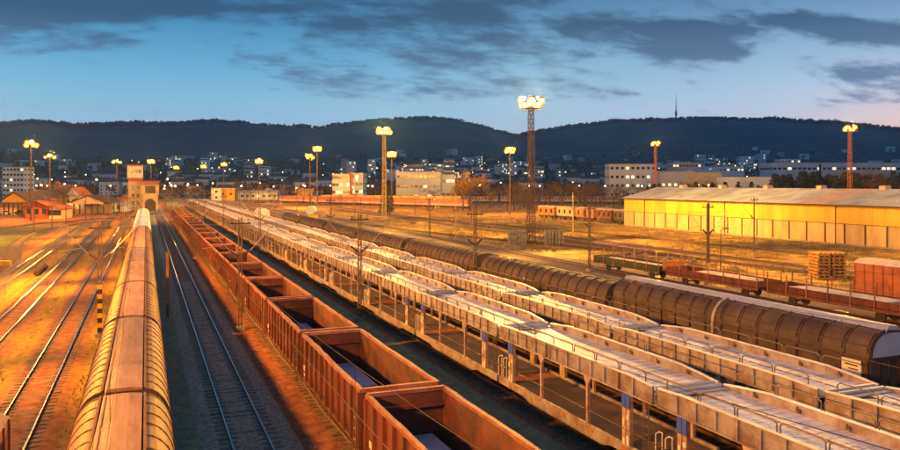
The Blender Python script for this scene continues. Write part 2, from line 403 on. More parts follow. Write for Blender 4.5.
def height(x, y):
    r = math.hypot(x, y); phi = math.atan2(x, y)-YAW
    phi = (phi+math.pi) % (2*math.pi)-math.pi
    Rg = ridge(phi)
    h = 46*sst(r, 620, 1750)
    h += (Rg-46)*sst(r, 1500, RR)**1.15
    if r > RR: h = Rg-60*sst(r, RR, RR+1500)
    k = sst(r, 900, 2000)*(1-sst(r, RR-500, RR-60)*.93)
    h += k*(26*mnoise.noise(Vector((x/520, y/520, .5)))+16*mnoise.noise(Vector((x/210, y/210, 3))))+min(1, sst(r, 900, 1700))*4.5*(mnoise.noise(Vector((x/45, y/45, 6))))
    return h
hb = MB()
NA = 620; radii = [560, 640, 720, 800, 900, 1000, 1120, 1250, 1380, 1520, 1660, 1800, 1940, 2080, 2220, 2360, 2500, 2620, 2740, 2850, 2950, 3030, 3100, 3160, 3200, 3260, 3400, 3700, 4300, 5000]
for r in radii:
    for i in range(NA):
        a = 2*math.pi*i/NA + .003; x, y = r*math.sin(a), r*math.cos(a)
        hb.v.append((x, y, height(x, y)-(1.5 if r == 560 else 0)+(.0 if r > 620 else -.2)))
for j in range(len(radii)-1):
    for i in range(NA):
        i2 = (i+1) % NA; hb.f.append((j*NA+i, j*NA+i2, (j+1)*NA+i2, (j+1)*NA+i))
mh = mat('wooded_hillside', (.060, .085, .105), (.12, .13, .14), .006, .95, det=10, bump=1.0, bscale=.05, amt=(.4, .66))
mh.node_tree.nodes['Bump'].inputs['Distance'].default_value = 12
hill = structure('hills', hb, mh, smooth=True)

# ------------------------------------------------------------------ tracks
RZ = .2
TRACKS = [(-14.65, 22, 420, 'third track left of the brown van train, running into the grass'),
          (-10.0, 16, 430, 'empty track second to the left of the brown van train'),
          (-5.35, 8, 440, 'empty track directly left of the brown van train'),
          (-.67, 4, 300, 'track under the train of domed brown vans'),
          (4.05, 14, 420, 'empty track running dark between the brown vans and the open wagons'),
          (8.68, 6, 420, 'track under the rust-red open wagons'),
          (18.15, 4, 440, 'track under the nearer row of double-deck car carriers'),
          (23.3, 4, 440, 'track under the farther row of double-deck car carriers'),
          (30.75, 10, 420, 'track under the brown sliding-wall wagons'),
          (38.0, 30, 420, 'empty track just beyond the brown sliding-wall wagons'),
          (43.0, 34, 420, 'second empty track beyond the brown sliding-wall wagons'),
          (48.0, 40, 420, 'third empty track beyond the sliding-wall wagons, beside the stake wagons'),
          (53.4, 30, 420, 'track under the stake wagons'),
          (79.0, 45, 340, 'rusty track through the dry grass before the warehouse'),
          (73.5, 110, 340, 'rusty siding in the dry grass beside the stacked sleepers')]
def ballast(cx, y0, y1):
    n = max(2, int((y1-y0)/6)); s = MB()
    for j in range(n+1):
        y = y0+(y1-y0)*j/n
        for x, z in ((-2.0, .004), (-1.5, .075), (1.5, .075), (2.0, .004)): s.v.append((cx+x, y, z))
    for j in range(n):
        for i in range(3): k = j*4+i; s.f.append((k, k+1, k+5, k+4))
    return s
MBAL = mat('dark_track_ballast', (.14, .135, .10), (.44, .43, .35), 6.5, .95, bump=.9, bscale=11, det=8, amt=(.36, .66))
MBALR = mat('rusty_track_ballast', (.12, .06, .035), (.27, .15, .085), 3.2, .95, bump=.9, bscale=11, det=8, amt=(.34, .66))
sl = MB(); sl.prism([(-1.28, 0), (-1.24, .10), (-.5, .10), (-.4, .07), (.4, .07), (.5, .10), (1.24, .10), (1.28, 0)], -.12, .12)
SLM = sl.mesh('sleeper', M['sleeper'])
railp = [(-.07, 0), (-.07, .02), (-.012, .045), (-.012, .11), (-.036, .115), (-.036, .148), (.036, .148), (.036, .115), (.012, .11), (.012, .045), (.07, .02), (.07, 0)]
for (tx, y0, y1, lab) in TRACKS:
    o = structure('ballast_bed', ballast(tx, y0-20, y1), GM if tx < -3 or tx == 8.68 else (MBALR if tx > 15 else MBAL))
    t = thing('railway_track', lab, 'railway track', (tx, y0, 0))
    for sx in (-.753, .753):
        s = MB(); s.prism([(sx+a, b+.052) for a, b in railp[1:-1]], -20, y1-y0)
        rl = part('rail', s, M['railweb'], t)
        hd = MB(); hd.box(sx-.034, sx+.034, -20, y1-y0, .195, .203); part('running_surface', hd, M['rail'], rl)
    vis = abs(tx) < 12 and tx != -.67
    nsl = int(min(y1-y0, (75 if vis else 0))/.62)
    for k in range(nsl): instance('sleeper', SLM, t, (random.uniform(-.02, .02), k*.62+.3, .005+random.uniform(-.008, .004)), random.uniform(-.01, .01))
    if not vis or True:
        s = MB(); k0 = nsl
        for k in range(k0, int(min(y1-y0, 260)/.62)):
            s.box(-1.28, 1.28, k*.62+.18, k*.62+.42, .02, .1)
        if s.v: part('far_sleepers', s, M['sleeper'], t, stuff=True)
# curved siding on the left and a diverging track on the right
def curved_track(pts, lab):
    P = []
    for i in range(len(pts)-1):
        p0 = Vector(pts[max(0, i-1)]); p1 = Vector(pts[i]); p2 = Vector(pts[i+1]); p3 = Vector(pts[min(len(pts)-1, i+2)])
        for k in range(8):
            t = k/8; P.append(.5*((2*p1)+(p2-p0)*t+(2*p0-5*p1+4*p2-p3)*t*t+(3*p1-p0-3*p2+p3)*t**3))
    P.append(Vector(pts[-1]))
    o = thing('railway_track', lab, 'railway track', (P[0].x, P[0].y, 0)); base = P[0]
    side = []
    for i, p in enumerate(P):
        d = (P[min(i+1, len(P)-1)]-P[max(i-1, 0)]).normalized(); side.append(Vector((d.y, -d.x, 0)))
    for sgn in (-.753, .753):
        s = MB()
        for i in range(len(P)-1):
            a = P[i]+side[i]*sgn-base; b = P[i+1]+side[i+1]*sgn-base
            s.beam((a.x, a.y, .13), (b.x, b.y, .13), .075, .14)
        part('rail', s, M['railweb'], o)
    s = MB(); dist = 0; nxt = 0
    for i in range(len(P)-1):
        seg = (P[i+1]-P[i]).length
        while nxt < dist+seg:
            f_ = (nxt-dist)/seg; c = P[i].lerp(P[i+1], f_)-base; q = side[i]
            s.beam((c.x-q.x*1.28, c.y-q.y*1.28, .045), (c.x+q.x*1.28, c.y+q.y*1.28, .045), .24, .06); nxt += .65
        dist += seg
    part('sleeper_row', s, M['sleeper'], o, stuff=True)
curved_track([(-14.7, 88, 0), (-15.6, 106, 0), (-18.4, 128, 0), (-21.6, 158, 0), (-22.6, 186, 0), (-20.3, 208, 0), (-15.0, 228, 0), (-8, 246, 0), (-1, 268, 0)], 'curved siding looping round the grass patch on the left')
curved_track([(-30, 150, 0), (-33, 190, 0), (-28, 224, 0), (-18, 244, 0), (-6, 262, 0), (3.9, 292, 0)], 'outer curved siding beside the wooden sheds')
curved_track([(53.5, 190, 0), (57, 160, 0), (62, 135, 0), (69, 108, 0), (73.5, 85, 0), (76, 40, 0)], 'diverging track crossing the dry grass near the stake wagons')
curved_track([(70, 300, 0), (76, 230, 0), (86, 170, 0), (92, 120, 0), (95, 60, 0)], 'rusty track curving through the grass toward the warehouse')

# loose stones and weeds near the camera
s = MB()
for k in range(5200):
    x = random.choice([random.gauss(4.05, 1.5), random.uniform(1, 7.4), random.uniform(10.6, 16.5), random.gauss(-5.3, 1.4), random.uniform(-13, -2.4)]); y = 14+random.random()**1.6*75
    r = random.uniform(.02, .05)*(1+y/110); z = .03 if abs(((x+.67) % 4.68)-0) > 4.2 else .03
    s.v += [(x-r, y-r*.6, .0), (x+r, y-r*.4, .0), (x+r*.2, y+r, .0), (x+r*.1, y, z+r*.7)]; n = len(s.v)-4
    s.f += [(n, n+1, n+3), (n+1, n+2, n+3), (n+2, n, n+3)]
st = solo('loose_stones', s, M['stone'], 'pale loose ballast stones scattered between the tracks', 'stones', kind='stuff')
s = MB()
def tuft(s, x, y, h, n, sp):
    for _ in range(n):
        a = random.uniform(0, 6.28); bx, by = x+random.uniform(-sp, sp), y+random.uniform(-sp, sp); w = h*.09; k = len(s.v); l = random.uniform(.1, .5)*h
        s.v += [(bx-w*math.sin(a), by+w*math.cos(a), 0), (bx+w*math.sin(a), by-w*math.cos(a), 0), (bx+l*math.cos(a), by+l*math.sin(a), h*random.uniform(.6, 1.1))]; s.f.append((k, k+1, k+2))
for k in range(9000):
    x = random.uniform(56, 113); y = 45+random.random()*165
    if abs(x-79) < 1.8 or mnoise.noise(Vector((x/9, y/9, 0))) < -.15: continue
    tuft(s, x, y, random.uniform(.25, .6), 5, .35)
solo('dry_grass', s, M['straw'], 'dry yellow grass between the far tracks and the warehouse', 'grass', kind='stuff')

s = MB()
for k in range(7000):
    x = random.choice([-3.0, -7.7, -12.3, -17.2, random.uniform(-20, -2.6)])+random.gauss(0, .45); y = 16+random.random()**1.3*110
    if mnoise.noise(Vector((x*.8, y*.2, 3))) < 0: continue
    tuft(s, x, y, random.uniform(.06, .2), 4, .12)
for k in range(2600):
    x = random.choice([1.5, 6.3, 10.9, 15.6, 6.0, 2.2])+random.gauss(0, .35); y = 16+random.random()**1.3*90; tuft(s, x, y, random.uniform(.05, .16), 4, .1)
solo('weeds', s, mat('yellow_green_weeds', (.34, .30, .05), (.16, .20, .05), .8, .9), 'low weeds growing in the ballast between the tracks', 'weeds', kind='stuff')

# ------------------------------------------------------------------ wheels and running gear
def wheelset(parent, y, r=.46, z=.46):
    s = MB()
    for sx in (-1, 1): s.tube((sx*.69, y, z), (sx*.82, y, z), r, n=14)
    s.tube((-.8, y, z), (.8, y, z), .08, n=6); part('wheelset', s, M['dark'], parent)
def bogie(parent, y):
    s = MB()
    for sx in (-1, 1):
        s.prism([(y-1.3, .38), (y-1.2, .62), (y-.35, .62), (y-.2, .42), (y+.2, .42), (y+.35, .62), (y+1.2, .62), (y+1.3, .38), (y+.4, .26), (y-.4, .26)], sx*.98-.05, sx*.98+.05, 'x')
    s.box(-.93, .93, y-.16, y+.16, .42, .7); b = part('bogie', s, M['dark'], parent)
    for d in (-.9, .9):
        w = MB()
        for sx in (-1, 1): w.tube((sx*.69, y+d, .46), (sx*.82, y+d, .46), .46, n=14)
        w.tube((-.8, y+d, .46), (.8, y+d, .46), .08, n=6); part('wheelset', w, M['dark'], b)
def buffers(parent, y, sgn):
    for sx in (-.875, .875):
        s = MB(); s.tube((sx, y, 1.05), (sx, y+sgn*.45, 1.05), .11, n=8); s.tube((sx, y+sgn*.45, 1.05), (sx, y+sgn*.5, 1.05), .22, n=10); part('buffer', s, M['dark'], parent)
    s = MB(); s.box(-.06, .06, min(y, y+sgn*.6), max(y, y+sgn*.6), .95, 1.1); part('coupling', s, M['dark'], parent)

# ------------------------------------------------------------------ domed brown vans (left train)
VP = 14.5
def dome(hw=1.46, ze=2.75, zt=4.08, wflat=.6, n=7, off=0):
    pts = []
    for i in range(n+1):
        t = math.pi/2*i/n; x = hw-(hw-wflat)*(1-math.cos(t)) if False else wflat+(hw-wflat)*math.cos(t); z = ze+(zt-ze)*math.sin(t)
        pts.append((x+off*math.cos(t), z+off*math.sin(t)))
    return pts
def ribmesh(right, hw=1.46, ze=2.75, zt=4.08, wf=.6, w=.07, off=.035, mt='roofdark', name='roof_rib'):
    s = MB(); p = dome(hw, ze, zt, wf, 6, off); q = dome(hw, ze, zt, wf, 6, -.02); sg = 1 if right else -1
    for (a, b), (c, d) in zip(zip(p, p[1:]), zip(q, q[1:])):
        s.prism([(sg*a[0], a[1]), (sg*b[0], b[1]), (sg*d[0], d[1]), (sg*c[0], c[1])], -w/2, w/2)
    return s.mesh(name, M[mt])
RIBL, RIBR = ribmesh(False, w=.085, off=.024), ribmesh(True, w=.085, off=.024)
def domed_van(detailed, bodym='roofrust', hatchm='roofpale', name='covered_wagon', ribs=True):
    L = 13.9; t = thing(name, '', 'railway wagon')
    for sg, nm in ((-1, 'side_wall'), (1, 'side_wall')):
        s = MB(); s.box(min(sg*1.40, sg*1.46), max(sg*1.40, sg*1.46), -L/2, L/2, 1.15, 2.74)
        for k in range(14):
            y = -L/2+.05+k*(L-.1)/13; s.box(min(sg*1.46, sg*1.5), max(sg*1.46, sg*1.5), y-.04, y+.04, 1.15, 2.7)
        part(nm, s, M['brown' if bodym == 'roofrust' else bodym], t)
    for sg in (-1, 1):
        p = dome(n=8)
        if detailed:                       # one roof panel between each two ribs
            n = 13
            for k in range(n):
                y0 = -L/2+k*L/n; y1 = y0+L/n
                s = MB()
                for a, b in zip(p, p[1:]):
                    s.v += [(sg*a[0], y0, a[1]), (sg*b[0], y0, b[1]), (sg*b[0], y1, b[1]), (sg*a[0], y1, a[1])]; kk = len(s.v)-4; s.f.append((kk, kk+1, kk+2, kk+3) if sg > 0 else (kk+3, kk+2, kk+1, kk))
                part('roof_panel', s, M[bodym], t, smooth=False)
            for k in range(n+1): instance('roof_rib', RIBR if sg > 0 else RIBL, t, (0, -L/2+k*L/n*(1) if 0 < k < n else (-L/2+.04 if k == 0 else L/2-.04), 0))
        else:
            s = MB()
            for a, b in zip(p, p[1:]):
                s.v += [(sg*a[0], -L/2, a[1]), (sg*b[0], -L/2, b[1]), (sg*b[0], L/2, b[1]), (sg*a[0], L/2, a[1])]; kk = len(s.v)-4; s.f.append((kk, kk+1, kk+2, kk+3) if sg > 0 else (kk+3, kk+2, kk+1, kk))
            part('roof_shell', s, M[bodym], t)
            if ribs:
                s = MB(); me = RIBR if sg > 0 else RIBL
                for k in range(14):
                    n0 = len(s.v); s.v += [(v.co.x, v.co.y-L/2+.04+k*(L-.08)/13, v.co.z) for v in me.vertices]; s.f += [tuple(n0+i for i in f.vertices) for f in me.polygons]
                part('roof_ribs', s, M['roofdark'], t, stuff=True)
    # hatch strip along the top with lips
    n = 4
    for k in range(n):
        y0 = -L/2+.03+k*(L-.06)/n; y1 = y0+(L-.06)/n-.02
        s = MB(); s.prism([(-.56, 4.05), (-.56, 4.13), (-.2, 4.17), (.2, 4.17), (.56, 4.13), (.56, 4.05)], y0, y1)
        s.box(-.5, -.47, y0+.1, y1-.1, 4.14, 4.17)
        part('roof_hatch', s, M[hatchm], t)
    for sg in (-1, 1):
        s = MB(); s.box(sg*.64-.035, sg*.64+.035, -L/2, L/2, 4.02, 4.13); part('hatch_rail', s, M['roofdark' if bodym == 'roofrust' else bodym], t)
    for y in (-L/2, L/2):
        p = dome(1.44, 2.75, 4.06); pr = [(1.40, 1.1)]+p+[(-x, z) for x, z in reversed(p)]+[(-1.40, 1.1)]
        s = MB(); s.prism(pr, y-.03, y+.03); e = part('end_wall', s, M['brown' if bodym == 'roofrust' else bodym], t)
        h = MB()
        for k in range(5): h.box(-1.3, 1.3, y-.08, y+.08, 1.4+k*.5, 1.46+k*.5)
        part('end_rib', h, M['brownrib'], e)
    s = MB(); s.box(-1.35, 1.35, -L/2, L/2, .95, 1.12); s.box(-.3, .3, -L/2, L/2, .7, .95); part('underframe', s, M['dark'], t)
    for y in (-L/2+2.4, L/2-2.4): bogie(t, y)
    buffers(t, -L/2, -1); buffers(t, L/2, 1)
    return t
GRPV = 'domed brown vans in the left train'
protoD = domed_van(True); protoF = domed_van(False)
for k in range(-1, 8):
    y = 26.25+VP*(k-.5)+VP*0
    p = protoD if k <= 2 else protoF
    lab = ['brown van at the very bottom of the picture, under the overhead wire', 'domed brown van second from the bottom edge, with pale hatch strip', 'domed brown van third from the bottom, beside the striped pole',
           'domed brown van fourth from the bottom, just past the striped pole', 'fifth domed brown van, partly lit bright yellow', 'sixth domed brown van of the left train', 'seventh domed brown van of the left train',
           'eighth domed brown van of the left train', 'last domed brown van, next to the white wagons'][k+1]
    if k in (-1, 3): o = p; o.location = (-.67, y, RZ); o['label'] = lab
    else: o = clone(p, (-.67, y, RZ), lab)
    o['group'] = GRPV
MATS_white = mat('bluish_white_paint', (.52, .68, .86), (.45, .58, .74), 1, .45); M['bwhite'] = MATS_white
pw = domed_van(False, 'bwhite', 'bwhite', 'white_covered_wagon', ribs=False)
for k in range(6):
    y = 26.25+VP*(7.5+k)
    lab = 'white roofed wagon in the left train, %s of the white ones' % ORD[k]
    if k == 0: pw.location = (-.67, y, RZ); pw['label'] = lab; o = pw
    else: o = clone(pw, (-.67, y, RZ), lab)
    o['group'] = 'white wagons beyond the brown vans'

# ------------------------------------------------------------------ rust-red open wagons
GP = 11.65; GX = 8.68
def gondola(detailed=True, seed=0):
    L = 10.95; W = 1.46; zt = 3.32; t = thing('open_wagon', '', 'railway wagon')
    for sg in (-1, 1):
        s = MB(); s.wavy(sg*W-.035, sg*W+.035, -L/2, L/2, 1.25, zt-.1, .035, seed+sg*3); sd = part('side_wall', s, M['gond'], t)
        il = MB(); il.wavy(sg*(W-.07)-.012, sg*(W-.07)+.012, -L/2+.06, L/2-.06, 1.3, zt-.12, .045, seed+sg*7); part('inner_lining', il, M['gondin'], sd)
        s = MB(); s.wavy(sg*W-.08, sg*W+.08, -L/2, L/2, zt-.13, zt, .028, seed+sg*3, 22, 1, .03)
        part('top_rim', s, M['gondrim'], t)
        s = MB(); s.box(sg*W-.08, sg*W+.08, -L/2, L/2, 1.1, 1.3); part('sole_bar', s, M['gond'], t)
        n = 11
        if detailed:
            r = MB(); r.prism([(0, -.07), (.11, -.045), (.11, .045), (0, .07)] if sg > 0 else [(0, .07), (-.11, .045), (-.11, -.045), (0, -.07)], 1.2, zt-.13, 'z'); me = r.mesh('wall_post', M['gond'])
            for k in range(n): instance('wall_post', me, t, (sg*(W+.03), -L/2+.12+k*(L-.24)/(n-1), 0))
            s = MB()
            for k in range(4):
                y = -L/2+1.8+k*2.4; s.box(sg*W-.02+sg*.06, sg*W+.02+sg*.06, y-.5, y+.5, 1.38, 1.44)
            part('door_hinge', s, M['dark'], t)
        else:
            s = MB()
            for k in range(n):
                y = -L/2+.12+k*(L-.24)/(n-1); s.box(min(sg*(W+.03), sg*(W+.13)), max(sg*(W+.03), sg*(W+.13)), y-.06, y+.06, 1.2, zt-.13)
            part('wall_posts', s, M['gond'], t, stuff=True)
    for sg in (-1, 1):
        y = sg*L/2
        s = MB(); s.box(-W+.035, W-.035, y-sg*.0-.04, y+.04, 1.25, zt-.1); e = part('end_wall', s, M['gondin'], t)
        s = MB(); s.box(-W, W, y-.09, y+.09, zt-.11, zt+.03); part('end_rim', s, M['gondrim'], t)
        s = MB(); yy = y-sg*.14; s.box(-W+.05, W-.05, yy-.09, yy+.09, zt-.62, zt-.5); part('end_ledge', s, M['gond'], e)
        if detailed:
            for x in (-1.0, -.35, .35, 1.0):
                s = MB(); s.box(x-.05, x+.05, y+sg*.04 if sg > 0 else y-.14, y+.14 if sg > 0 else y-.04, 1.25, zt-.12); part('end_post', s, M['gond'], e)
    s = MB(); s.box(-W+.04, W-.04, -L/2+.04, L/2-.04, 1.2, 1.28); part('floor', s, M['dark'], t)
    s = MB(); s.box(-.35, .35, -L/2, L/2, .75, 1.19); part('underframe', s, M['dark'], t)
    for y in (-L/2+1.9, L/2-1.9): bogie(t, y)
    if detailed:
        buffers(t, -L/2, -1); buffers(t, L/2, 1)
        s = MB()
        for a in (0, .35): s.tube((-W-.14, -L/2+.25+a, .5), (-W-.14, -L/2+.25+a, 2.6), .018)
        for k in range(5): s.tube((-W-.14, -L/2+.25, .6+k*.4), (-W-.14, -L/2+.6, .6+k*.4), .018)
        part('ladder', s, M['tube'], t)
        s = MB(); s.box(-W-.13, -W-.12, L/2-1.0, L/2-.72, 1.7, 1.95); s.box(-W-.13, -W-.12, L/2-1.0, L/2-.8, 1.45, 1.58); part('marking_plate', s, M['label'], t)
        s = MB(); s.path([(-W-.16, -L/2+.8, 1.12), (-W-.2, 0, .98), (-W-.16, L/2-.8, 1.12)], .02); part('brake_rod', s, M['tube'], t)
    return t
gvar = [gondola(True, 1.3), gondola(True, 14.7), gondola(True, 33.1)]; gd = gvar[0]; gf = gondola(False)
rub = MB()
for k in range(500):
    x, y = random.uniform(-1.3, 1.3), random.uniform(-5.3, 5.3); q_ = random.uniform(.03, .12)*(1.6 if abs(x) > .9 or abs(y) > 4.3 else 1); n = len(rub.v)
    rub.v += [(x-q_, y-q_, 0), (x+q_, y-q_*.6, 0), (x, y+q_, 0), (x, y, q_*.9)]; rub.f += [(n, n+1, n+3), (n+1, n+2, n+3), (n+2, n, n+3)]
RUB = rub.mesh('load_residue', M['railweb'])
for g_ in gvar+[gf]: instance('load_residue', RUB, g_, (0, 0, 1.285))['kind'] = 'stuff'
sp = MB()
for k in range(3): sp.c(0, 0, .05+k*.11, 1.15-.04*(k % 2), 4.6-.06*(k % 2), .09)
for k in range(3): sp.c(0, -1.6+k*1.6, -.04, 1.1, .1, .08)
SPM = sp.mesh('steel_sheet_stack', M['plate'])
for k in range(19):
    yc = 26.25+GP*(k-.5)
    if k < 3: o = gvar[k]; o.location = (GX, yc, RZ)
    elif k == 7: o = gf; o.location = (GX, yc, RZ)
    else: o = clone(gvar[k % 3] if k < 7 else gf, (GX, yc, RZ), '')
    o['label'] = ('nearest rust-red open wagon, cut by the bottom edge, a pale sheet stack inside' if k == 0 else '%s rust-red open wagon counted from the bottom of the picture' % ORD[k])
    o['group'] = 'rust-red open wagons in one train'
    if k < 8:
        o2 = solo('steel_sheet_stack', SPM, None, 'pale blue stack of sheets lying in the %s rust-red open wagon' % ORD[k], 'sheet stack', (GX+.35, yc+3.0, RZ+1.4), random.uniform(-.01, .01), 'sheet stacks in the open wagons')

# ------------------------------------------------------------------ double-deck car carriers
CP = 12.85
def hoops(x, y0, y1, z, n, h=.34):
    s = MB()
    for k in range(n):
        a = y0+(y1-y0)*k/n+.06; b = y0+(y1-y0)*(k+1)/n-.06
        s.path([(x, a, z), (x, a, z+h*.75), (x, a+.12, z+h), (x, b-.12, z+h), (x, b, z+h*.75), (x, b, z)], .022, 5)
    return s
def carrier(detailed=True, variant=0):
    L = 12.55; W = 1.45; t = thing('car_carrier_wagon', '', 'car carrier'); zd = 3.10
    P = lambda n, s, m, par=t, **k: part(n, s, M[m], par, **k)
    # lower deck
    s = MB(); s.box(-W+.08, W-.08, -L/2, L/2, .78, .86); P('lower_deck', s, 'lowdeck')
    for sg in (-1, 1):
        s = MB(); s.prism([(-L/2, .62), (-L/2, .98), (L/2, .98), (L/2, .62), (L/2-2.6, .62), (L/2-3.2, .45), (-L/2+3.2, .45), (-L/2+2.6, .62)], sg*W-.05, sg*W+.05, 'x'); P('lower_side_beam', s, 'carrier')
        if detailed:
            s = MB()
            for k in range(5): y = -4.6+k*2.3; s.box(min(sg*W, sg*(W+.06)), max(sg*W, sg*(W+.06)), y-.15, y+.15, .7, .85)
            P('lashing_point', s, 'orange')
        # upper girder with tapered ends (open end at +y for variant 1)
        yl, yh = -L/2, L/2
        tap = 2.2
        pr = [(yl, zd-.14), (yl, zd+.28), (yl+tap*.35, zd+.37), (yl+tap, zd+.50), (yh-tap, zd+.50), (yh-tap*.35, zd+.37), (yh, zd+.28), (yh, zd-.14)]
        if sg < 0: pr = [(yl, zd-.14), (yl, zd+.42), (yl+1.4, zd+.5), (yh-1.4, zd+.5), (yh, zd+.42), (yh, zd-.14)]
        s = MB(); s.prism(pr, sg*W-.035, sg*W+.035, 'x'); gdr = P('upper_girder', s, 'carrier')
        s = MB()
        q = [(y, z) for y, z in pr[1:-1]]
        for (a, b) in zip(q, q[1:]): s.beam((sg*W, a[0], a[1]+.02), (sg*W, b[0], b[1]+.02), .10, .05)
        P('girder_top_flange', s, 'deck', gdr)
        s = MB(); s.box(sg*W-.08, sg*W+.08, -L/2, L/2, zd-.22, zd-.14); P('girder_bottom_flange', s, 'carrier', gdr)
        n = 12
        if detailed:
            r = MB(); r.box(0 if sg > 0 else -.07, .07 if sg > 0 else 0, -.035, .035, zd-.14, zd+.46); me = r.mesh('girder_stiffener', M['carrier'])
            for k in range(n): y = -L/2+1.1+k*(L-2.2)/(n-1); instance('girder_stiffener', me, gdr, (sg*(W+.035), y, 0))
            r = MB(); r.c(-sg*.05, 0, zd+.3, .06, .16, .12); r.c(-sg*.08, 0, zd+.36, .05, .05, .16); me = r.mesh('wheel_clamp', M['tube'])
            for k in range(6): instance('wheel_clamp', me, gdr, (sg*(W-.04), -L/2+1.6+k*(L-3.2)/5, 0))
            s = hoops(sg*(W-.02), -L/2+.4, L/2-.4, zd+.5, 7, .36) if sg < 0 else hoops(sg*(W-.02), -L/2+.6, L/2-.6, zd+.55, 6, .34)
            P('railing', s, 'tube')
        else:
            s = MB()
            for k in range(n): y = -L/2+.6+k*(L-1.2)/(n-1); s.box(min(sg*(W+.035), sg*(W+.1)), max(sg*(W+.035), sg*(W+.1)), y-.035, y+.035, zd-.14, zd+.46)
            P('girder_stiffeners', s, 'carrier', gdr, stuff=True)
            s = MB(); z = zd+.92; s.tube((sg*W, -L/2+.5, z), (sg*W, L/2-.5, z), .02, n=4)
            for k in range(8): y = -L/2+.6+k*(L-1.2)/7; s.tube((sg*W, y, zd+.6), (sg*W, y, z), .02, n=4)
            P('railing', s, 'tube')
    # upper deck: plates with ribs
    npl = 8 if detailed else 1
    for k in range(npl):
        y0 = -L/2+k*L/npl; y1 = y0+L/npl-(.02 if detailed else 0)
        s = MB(); s.box(-W+.04, -.42, y0, y1, zd+.12, zd+.18); s.box(.42, W-.04, y0, y1, zd+.12, zd+.18); s.box(-.415, .415, y0, y1, zd+.04, zd+.09)
        P('upper_deck_plate', s, 'deck')
    s = MB()
    for k in range(26 if detailed else 12):
        n_ = 26 if detailed else 12; y = -L/2+.25+k*(L-.5)/(n_-1); s.box(-W+.05, W-.05, y-.02, y+.02, zd+.181, zd+.192)
    P('deck_tread', s, 'deck')
    # end posts with blue panels
    pst = MB(); pst.box(-.05, .1, -.24, -.03, .95, zd-.22); pst.box(-.05, .1, .03, .24, .95, zd-.22); pst.box(-.04, .04, -.03, .03, .95, zd-.22)
    for sg in (-1, 1):
        for yy in (-L/2+1.55, L/2-1.35):
            me = MB(); me.v = [(v[0]*sg, v[1], v[2]) for v in pst.v]; me.f = [tuple(reversed(f)) if sg < 0 else f for f in pst.f]
            p = part('post', me, M['carrierpost'], t, (sg*(W-.03), yy, 0))
            b = MB(); x0, x1 = (sg*.101, sg*.125); b.box(min(x0, x1), max(x0, x1), -.25, -.015, zd-.75, zd-.2); b.box(min(x0, x1), max(x0, x1), .015, .25, zd-.75, zd-.2); part('blue_panel', b, M['blue'], p)
            if detailed:
                b = MB()
                for (a0, a1, z0, z1) in ((-.2, -.06, 1.95, 2.12), (.07, .19, 1.7, 1.95), (-.21, -.05, 1.0, 1.35), (.06, .2, 1.0, 1.2)): b.box(min(x0, x1), max(x0, x1), a0, a1, z0, z1)
                part('inscription_plate', b, M['label'], p)
        for yy in (-1.9, 2.0):
            s = MB(); s.box(sg*(W-.06)-.06, sg*(W-.06)+.06, yy-.07, yy+.07, .95, zd-.22)
            if detailed: s.prism([(yy-.07, zd-.6), (yy-.3, zd-.22), (yy+.3, zd-.22), (yy+.07, zd-.6)], sg*(W-.06)-.05, sg*(W-.06)+.05, 'x')
            P('slim_post', s, 'carrierpost')
    # end gangway bits
    if detailed:
        s = MB()
        for a in (-.16, .16): s.tube((-W+.1, -L/2+.55+a, .9), (-W+.1, -L/2+.55+a, zd+.3), .02)
        for k in range(8): s.tube((-W+.1, -L/2+.39, 1.05+k*.3), (-W+.1, -L/2+.71, 1.05+k*.3), .016)
        P('ladder', s, 'tube')
        s = MB()
        for yy in (L/2-.75, L/2-.2): s.path([(-W, yy, .98), (-W, yy, 1.9), (-W+.1, yy+.1, 1.98), (-W+.1, yy+.28, 1.98), (-W, yy+.36, 1.9), (-W, yy+.36, .98)], .024)
        P('grab_rail', s, 'label')
        s = MB(); s.box(-W+.2, W-.2, L/2-1.1, L/2-.1, .862, .92); P('drive_over_plate', s, 'orange')
        for yy, nm in ((L/2-.05, 1), (-L/2+.05, -1)):
            s = MB()
            s.tube((-1.25, yy, zd+.3), (1.25, yy, zd+.3), .085, n=8); s.box(-1.3, 1.3, yy-.28, yy+.28, zd+.2, zd+.24)
            P('folding_ramp', s, 'cap')
    s = MB(); s.box(-.5, .5, -L/2, L/2, .5, .75); P('underframe', s, 'dark')
    for y in (-L/2+2.3, L/2-2.1): wheelset(t, y, .42, .42)
    return t
cd = carrier(True); cf = carrier(False)
used = {'d': False, 'f': False}
for row, (cx, y0, nm) in enumerate(((18.15, 22.2, 'nearer'), (23.3, 19.75, 'farther'))):
    for k in range(28):
        yc = y0+CP*(k-.5); key = 'd' if k < 7 else 'f'; src = cd if k < 7 else cf
        if yc > 385: break
        lab = '%s car carrier from the bottom right in the %s row%s' % (ORD[k], nm, ', hooped railings' if k < 7 else '')
        lab = lab.replace('white railings', 'railings')
        if not used[key]: o = src; o.location = (cx, yc, RZ); o['label'] = lab; used[key] = True
        else: o = clone(src, (cx, yc, RZ), lab)
        o['group'] = 'car carriers in the %s row' % nm

